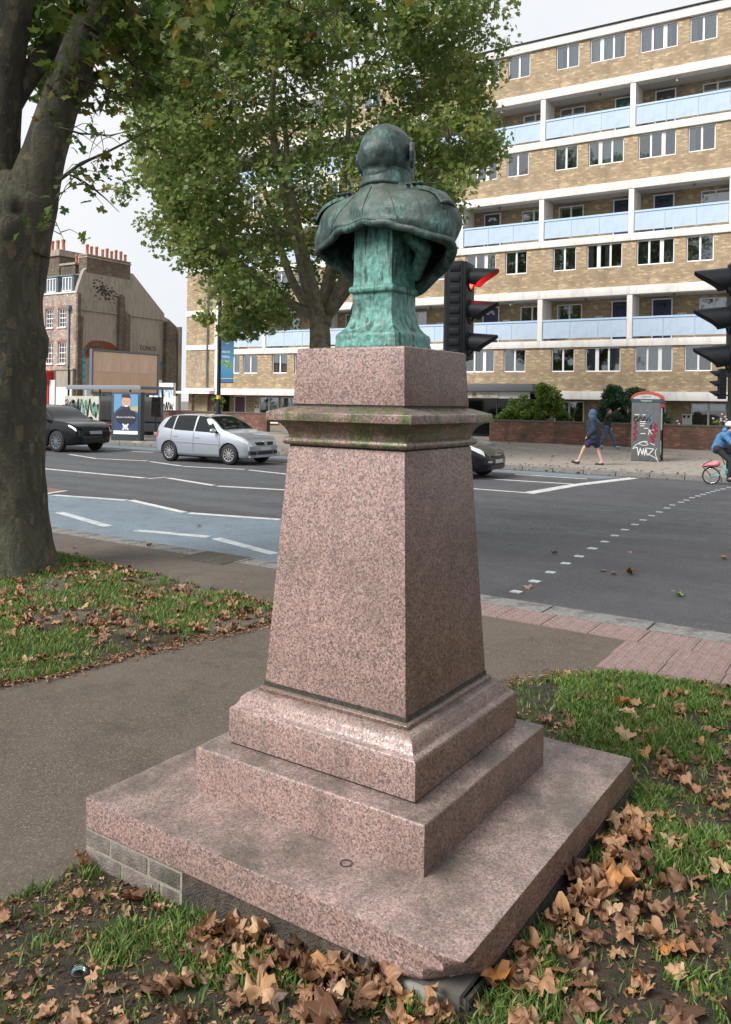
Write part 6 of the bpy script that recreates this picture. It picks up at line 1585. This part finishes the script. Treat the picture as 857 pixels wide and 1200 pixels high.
SUV = dict(front=2.38, rear=2.40, wb=2.87, wr=.385,
    top=[(-2.4, .85), (-2.3, 1.15), (-2.1, 1.42), (-1.8, 1.58), (-1.0, 1.66), (0, 1.665), (.45, 1.60), (.75, 1.47), (1.25, 1.15), (1.7, 1.10), (2.1, 1.02), (2.3, .88), (2.38, .75)],
    belt=[(-2.4, .8), (-2.2, 1.08), (-1.5, 1.14), (0, 1.10), (1.0, 1.07), (1.7, 1.03), (2.1, .94), (2.3, .80), (2.38, .68)],
    hw=[(-2.4, .78), (-2.2, .90), (-1.6, .96), (0, .965), (1.2, .96), (1.8, .93), (2.15, .86), (2.3, .78), (2.38, .68)],
    low=[(-2.4, .42), (-2.1, .32), (-1, .28), (1, .28), (2.0, .28), (2.38, .34)],
    side=[[(-.15, 6.12), (1.1, 6.12), (.55, 8.5), (-.12, 8.6)], [(-1.25, 6.12), (-.22, 6.12), (-.18, 8.6), (-1.2, 8.6)], [(-2.0, 6.35), (-1.32, 6.15), (-1.26, 8.5), (-1.75, 8.4)]],
    patches=[], head=[(1.98, 5.75), (2.29, 5.45), (2.25, 6.1), (2.0, 6.1)], tail=[(-2.33, 5.2), (-1.9, 5.3), (-1.9, 6.0), (-2.3, 6.0)], hand=(0, -1.1), gap=(1.1, -.2, -1.3), mirror=.95, mirmat=BLACKM,
    wind=(1.22, .52, 9), rearg=(-2.2, -1.86), spokes=10, rim=GREYM,
    nose=[('grille', GR, (-.55, .55, .76, .88, .01)), ('intake', GR, (-.6, .6, .38, .52, .03)), ('bumper', BLACKCAR, (-.82, .82, .60, .73, .04)), ('number_plate', mat('number plate suv', (.36, .40, .50), .5), (-.27, .27, .66, .77, .055))])
car('glossy black SUV with lit headlights behind the big tree at left', 'car', SUV, FR(-26.1, 19.95, ROAD), BY+R(2), BLACKCAR, None, True)
HATCH = dict(GOLF); HATCH['rim'] = GREYM; HATCH['spokes'] = 7; HATCH['mirmat'] = BLACKCAR; HATCH['rub'] = None
HATCH['top'] = [(a_*.92, b_) for a_, b_ in [(-2.08, .70), (-2.03, .98), (-1.85, 1.22), (-1.62, 1.38), (-1.2, 1.45), (-.4, 1.46), (.15, 1.42), (.5, 1.31), (1.05, 1.03), (1.5, .93), (1.82, .80), (2.0, .66), (2.08, .54)]]
HATCH['nose'] = [('grille', GR, (-.38, .38, .54, .62, .01)), ('intake', GR, (-.5, .5, .26, .38, .03)), ('bumper', BLACKCAR, (-.7, .7, .40, .52, .035)), ('number_plate', mat('number plate pale', (.40, .44, .48), .5), (-.26, .26, .42, .52, .045)), ('fog_light', CHROME, (-.64, -.46, .44, .49, .05)), ('badge', CHROME, (-.12, .12, .615, .64, .03))]
car('black hatchback whose nose shows right of the pedestal', 'car', HATCH, FR(-10.42, 20.45, ROAD), BY+R(2), BLACKCAR, None)

# ------------------------------------------------------------------ people
def person(label, loc, rz, J, cloth, hairm, shoe, skinparts=True, hood=None, cat='person', extra=None, vox=.016, hair=True):
    """J: joint positions in metres, local +x is the way the person faces"""
    root = thing('person', label, cat, loc, rz)
    j = {k: Vector(v) for k, v in J.items()}
    balls = [(j['head'], (.098, .078, .115)), (j['head']+Vector((.03, 0, -.05)), (.07, .06, .075)), (j['head']+Vector((.098, 0, -.015)), (.018, .014, .025)), (j['head']+Vector((.085, 0, -.055)), (.02, .03, .012))]
    balls += [(j['head']+Vector((0, s_*.08, -.01)), (.02, .012, .03)) for s_ in (1, -1)]
    balls += chain([j['neck'], j['head']+Vector((-.01, 0, -.06))], [.058, .055])
    balls += chain([j['pelvis'], j['chest'], j['neck']], [.13, .15, .07], .5) + chain([j['shL'], j['chest'], j['shR']], [.065, .12, .065], .5) + chain([j['hipL'], j['hipR']], [.10, .10], .5)
    for s_ in 'LR':
        balls += chain([j['sh'+s_], j['el'+s_], j['ha'+s_]], [.056, .042, .030]); d = (j['ha'+s_]-j['el'+s_]).normalized(); sd_ = d.cross(Vector((1, 0, 0))) if abs(d.x) < .9 else Vector((0, 1, 0)); sd_ = sd_.normalized(); h0 = j['ha'+s_]
        balls += chain([h0, h0+d*.08], [.030, .036])
        for q in range(4): balls += chain([h0+d*.09+sd_*(.025*(q-1.5)*1.1), h0+d*(.155-.012*abs(q-1.2))+sd_*(.025*(q-1.5)*1.25)+Vector((.012, 0, -.006))], [.0115, .010])
        balls += chain([h0+d*.03+sd_*.04, h0+d*.085+sd_*.062], [.014, .011])
        balls += chain([j['hip'+s_], j['kn'+s_], j['an'+s_]], [.088, .058, .042]); an, to = j['an'+s_], j['to'+s_]; balls += chain([an, (an+to)/2-Vector((0, 0, .02)), to], [.045, .042, .035])
    body = blob('body', balls, SKIN, root, vox, 4)
    for nm_, m_, chains_, infl in cloth:
        bl = []
        for names, rad in chains_:
            pts = [j[n_] if isinstance(n_, str) else Vector(n_) for n_ in names]; bl += chain(pts, [r_+infl for r_ in rad], .4)
        blob(nm_, bl, m_, root, vox, 3)
    for s_ in 'LR':
        an, to = j['an'+s_], j['to'+s_]; q = chain([an-Vector((0, 0, .045)), (an+to)/2-Vector((0, 0, .03)), to-Vector((0, 0, .005))], [.052, .050, .042]); blob('shoe', q, shoe, root, .012, 2)
    if hood: blob('hood', [(j['head']+Vector((-.02, 0, .01)), (.125, .115, .145)), (j['head']+Vector((-.03, 0, -.10)), (.11, .12, .10))], hood, root, vox, 3)
    elif hair: blob('hair', [(j['head']+Vector((-.022, 0, .028)), (.10, .086, .11))], hairm, root, vox, 2)
    return root, j
NAVY = noisy('navy jacket cloth', (.010, .017, .032), (.020, .032, .055), 25, .8, .5, .01); HOODB = noisy('blue hood cloth', (.03, .07, .14), (.05, .10, .19), 25, .85)
SHORT = noisy('indigo shorts cloth', (.018, .014, .055), (.03, .024, .08), 25, .85); DENIM = noisy('blue denim', (.035, .07, .13), (.06, .11, .19), 30, .85); BLK_C = noisy('black cloth', (.010, .010, .012), (.022, .022, .026), 30, .8)
SHOE = mat('black shoe', (.012, .012, .013), .5); HAIRD = mat('dark hair', (.02, .014, .01), .6); SHOEB = mat('pale blue shoe', (.25, .32, .40), .6)
JAC = lambda a=.07: [(('pelvis', 'chest', 'neck'), (.14, .165, .085)), (('shL', 'chest', 'shR'), (.085, .13, .085)), (('shL', 'elL', 'haL'), (.075, .062, .048)), (('shR', 'elR', 'haR'), (.075, .062, .048))]
s_ = 1.0
W1 = dict(head=(.04, 0, 1.60), neck=(.0, 0, 1.44), chest=(-.01, 0, 1.25), pelvis=(-.03, 0, .93), shL=(0, .19, 1.38), shR=(0, -.19, 1.38), elL=(-.06, .25, 1.10), elR=(-.07, -.25, 1.10), haL=(.10, .20, .93), haR=(.08, -.20, .92),
          hipL=(-.03, .09, .90), hipR=(-.03, -.09, .90), knL=(.26, .09, .52), anL=(.42, .09, .12), toL=(.60, .10, .10), knR=(-.13, -.09, .50), anR=(-.27, -.08, .10), toR=(-.09, -.09, .05))
person('pedestrian in navy jacket with blue hood up and dark shorts, walking left', FR(-7.45, 25.5, PAVE), BY+PI+R(6), W1,
       [('jacket', NAVY, JAC()+[(('chest', (-.03, 0, 1.0), (-.02, 0, .80)), (.20, .20, .18)), (('hipL', 'hipR'), (.14, .14))], .03), ('shorts', SHORT, [(('hipL', (.15, .09, .64)), (.115, .10)), (('hipR', (-.10, -.09, .62)), (.115, .10)), (('hipL', 'hipR'), (.11, .11))], .005)], HAIRD, SHOE, hood=HOODB)
W2 = dict(head=(.05, 0, 1.60), neck=(.0, 0, 1.43), chest=(0, 0, 1.24), pelvis=(-.03, 0, .93), shL=(0, .19, 1.37), shR=(0, -.19, 1.37), elL=(-.05, .25, 1.10), elR=(.24, -.24, 1.48), haL=(.08, .22, .90), haR=(.42, -.14, 1.66),
          hipL=(-.03, .09, .90), hipR=(-.03, -.09, .90), knL=(.20, .09, .50), anL=(.32, .09, .09), toL=(.50, .10, .06), knR=(-.06, -.09, .50), anR=(-.30, -.08, .14), toR=(-.14, -.09, .05))
person('person in black jacket and jeans with one arm raised, half behind the hooded walker', FR(-9.95, 36.2, PAVE), BY+R(8), W2,
       [('jacket', BLK_C, JAC(), .01), ('jeans', DENIM, [(('hipL', 'knL', 'anL'), (.10, .075, .065)), (('hipR', 'knR', 'anR'), (.10, .075, .065)), (('hipL', 'hipR'), (.11, .11))], .0)], HAIRD, SHOEB)
ST = dict(head=(.03, 0, 1.60), neck=(.0, 0, 1.44), chest=(0, 0, 1.25), pelvis=(0, 0, .93), shL=(0, .19, 1.38), shR=(0, -.19, 1.38), elL=(-.05, .24, 1.10), elR=(-.05, -.24, 1.10), haL=(.06, .2, .86), haR=(.06, -.2, .86),
          hipL=(0, .09, .90), hipR=(0, -.09, .90), knL=(.02, .1, .5), anL=(0, .1, .09), toL=(.17, .12, .05), knR=(.02, -.1, .5), anR=(0, -.1, .09), toR=(.17, -.12, .05))
for lab, a, t, rz_, jm in (('person in dark clothes waiting at the shelter, head seen over the black SUV', -33.6, 26.6, 0, NAVY), ('person in grey coat waiting nearer the advert, leaning forward behind the black SUV', -31.9, 25.6, 2.5, noisy('grey coat cloth', (.06, .06, .065), (.10, .10, .11), 25))):
    person(lab, FR(a, t, PAVE), BY+rz_, ST, [('coat', jm, JAC()+[(('pelvis', (0, 0, .75)), (.15, .16))], .01), ('trousers', BLK_C, [(('hipL', 'knL', 'anL'), (.10, .075, .065)), (('hipR', 'knR', 'anR'), (.10, .075, .065))], 0)], HAIRD, SHOE, vox=.02)
# cyclist on a small wheeled bicycle, riding right
bk = thing('folding_bicycle', 'turquoise folding bicycle with small wheels ridden right along the far kerb', 'bicycle', FR(-3.6, 22.75, ROAD), BY)
TUR = mat('turquoise frame', (.06, .42, .40), .35)
for wx in (0, 1.05):
    q = MB(); rings = [[((.205+.019*math.cos(v))*math.cos(u), .017*math.sin(v), (.205+.019*math.cos(v))*math.sin(u)) for v in [2*PI*k/8 for k in range(8)]] for u in [2*PI*k/36 for k in range(37)]]
    q.loft(rings, cap=False); w_ = q.build('wheel', RUBBER, bk, True, loc=(wx, 0, .224))
    q = MB(); 
    for k in range(14): a = 2*PI*k/14; q.tube([(0, .015*(-1)**k, 0), (.19*math.cos(a), 0, .19*math.sin(a))], .0022, 4)
    q.lathe([(.022, -.04), (.022, .04)], 10, axis='y'); q.build('spokes', CHROME, w_); q = MB(); rings = [[((.184+.008*math.cos(v))*math.cos(u), .011*math.sin(v), (.184+.008*math.cos(v))*math.sin(u)) for v in [2*PI*k/6 for k in range(6)]] for u in [2*PI*k/32 for k in range(33)]]; q.loft(rings, cap=False); q.build('rim', CHROME, w_, True)
q = MB(); q.tube([(.36, 0, .30), (.62, 0, .36), (.90, 0, .46)], .024, 8); q.tube([(.36, 0, .28), (.32, 0, .52)], .02, 8); q.tube([(0, .05, .224), (.36, .02, .28)], .012, 6); q.tube([(0, -.05, .224), (.36, -.02, .28)], .012, 6); q.tube([(0, .04, .224), (.30, .02, .47)], .009, 6); q.build('frame', TUR, bk, True)
q = MB(); q.tube([(.32, 0, .50), (.20, 0, .86)], .016, 8); q.build('seat_post', CHROME, bk, True)
q = MB(); q.ell((.16, 0, .90), (.14, .065, .03)); q.build('saddle', BLACKM, bk, True)
q = MB(); q.tube([(1.05, 0, .224), (.95, 0, .48), (.84, 0, .98)], .017, 8); q.tube([(.84, -.24, .99), (.84, .24, .99)], .014, 8); q.build('handlebar_stem', BLACKM, bk, True)
q = MB(); q.lathe([(.075, -.045), (.08, -.04), (.075, -.035)], 20, c=(.44, 0, .27), axis='y'); q.tube([(.44, -.05, .27), (.47, -.07, .12)], .01, 6); q.tube([(.44, .05, .27), (.41, .07, .42)], .01, 6); q.box(.42, .52, -.14, -.06, .10, .12); q.box(.36, .46, .06, .14, .41, .43); q.build('crank', BLACKM, bk)
q = MB(); q.tube([(-.22, 0, .44), (.25, 0, .46)], .008, 6); q.tube([(-.2, .06, .44), (0, .06, .224)], .006, 6); q.tube([(-.2, -.06, .44), (0, -.06, .224)], .006, 6); q.build('rack', BLACKM, bk)
bag = thing('pannier_bag', 'pink bag strapped on the rack of the folding bicycle', 'bag', FR(-3.6, 22.75, ROAD+.455), BY)
PINK = noisy('pink bag cloth', (.55, .16, .19), (.66, .24, .27), 20, .7)
blob('body', [((.0, 0, .06), (.17, .11, .06)), ((.12, 0, .09), (.10, .10, .085)), ((-.15, 0, .03), (.12, .10, .035))], PINK, bag, .012, 3)
q = MB(); q.tube([(-.2, -.08, .04), (-.05, -.108, .13), (.02, -.08, .16)], .008, 6); q.build('strap', BLACKM, bag)
CY = dict(head=(.47, 0, 1.47), neck=(.37, 0, 1.33), chest=(.26, 0, 1.18), pelvis=(.13, 0, .93), shL=(.33, .19, 1.27), shR=(.33, -.19, 1.27), elL=(.52, .25, 1.08), elR=(.52, -.25, 1.08), haL=(.76, .22, 1.0), haR=(.76, -.22, 1.0),
          hipL=(.16, .09, .92), hipR=(.16, -.09, .92), knR=(.48, -.11, .60), anR=(.42, -.11, .20), toR=(.56, -.11, .155), knL=(.56, .11, .83), anL=(.38, .11, .50), toL=(.52, .11, .46))
BLUEJ = noisy('blue jacket cloth', (.04, .13, .28), (.07, .19, .38), 22, .7, .5, .01)
cr_, j = person('cyclist in blue hooded jacket, black leggings and white helmet', FR(-3.6, 22.75, ROAD), BY, CY,
       [('jacket', BLUEJ, JAC(), .01), ('leggings', BLK_C, [(('hipL', 'knL', 'anL'), (.10, .066, .048)), (('hipR', 'knR', 'anR'), (.10, .066, .048)), (('hipL', 'hipR'), (.12, .12)), (('pelvis', (.2, 0, .98)), (.13, .12))], .0)], HAIRD, SHOE)
blob('hood', [((.31, 0, 1.39), (.08, .11, .09))], BLUEJ, cr_, .014, 3)
q = MB(); q.ell((.45, 0, 1.555), (.145, .105, .085), 18, 10); hm = q.build('helmet', mat('white helmet', (.75, .77, .80), .3), cr_, True); 
q = MB()
for yy in (-.05, 0, .05): q.tube([(.33, yy, 1.585), (.45, yy, 1.643-abs(yy)*.35), (.56, yy, 1.60)], .009, 6)
q.build('helmet_vent', BLACKM, hm)
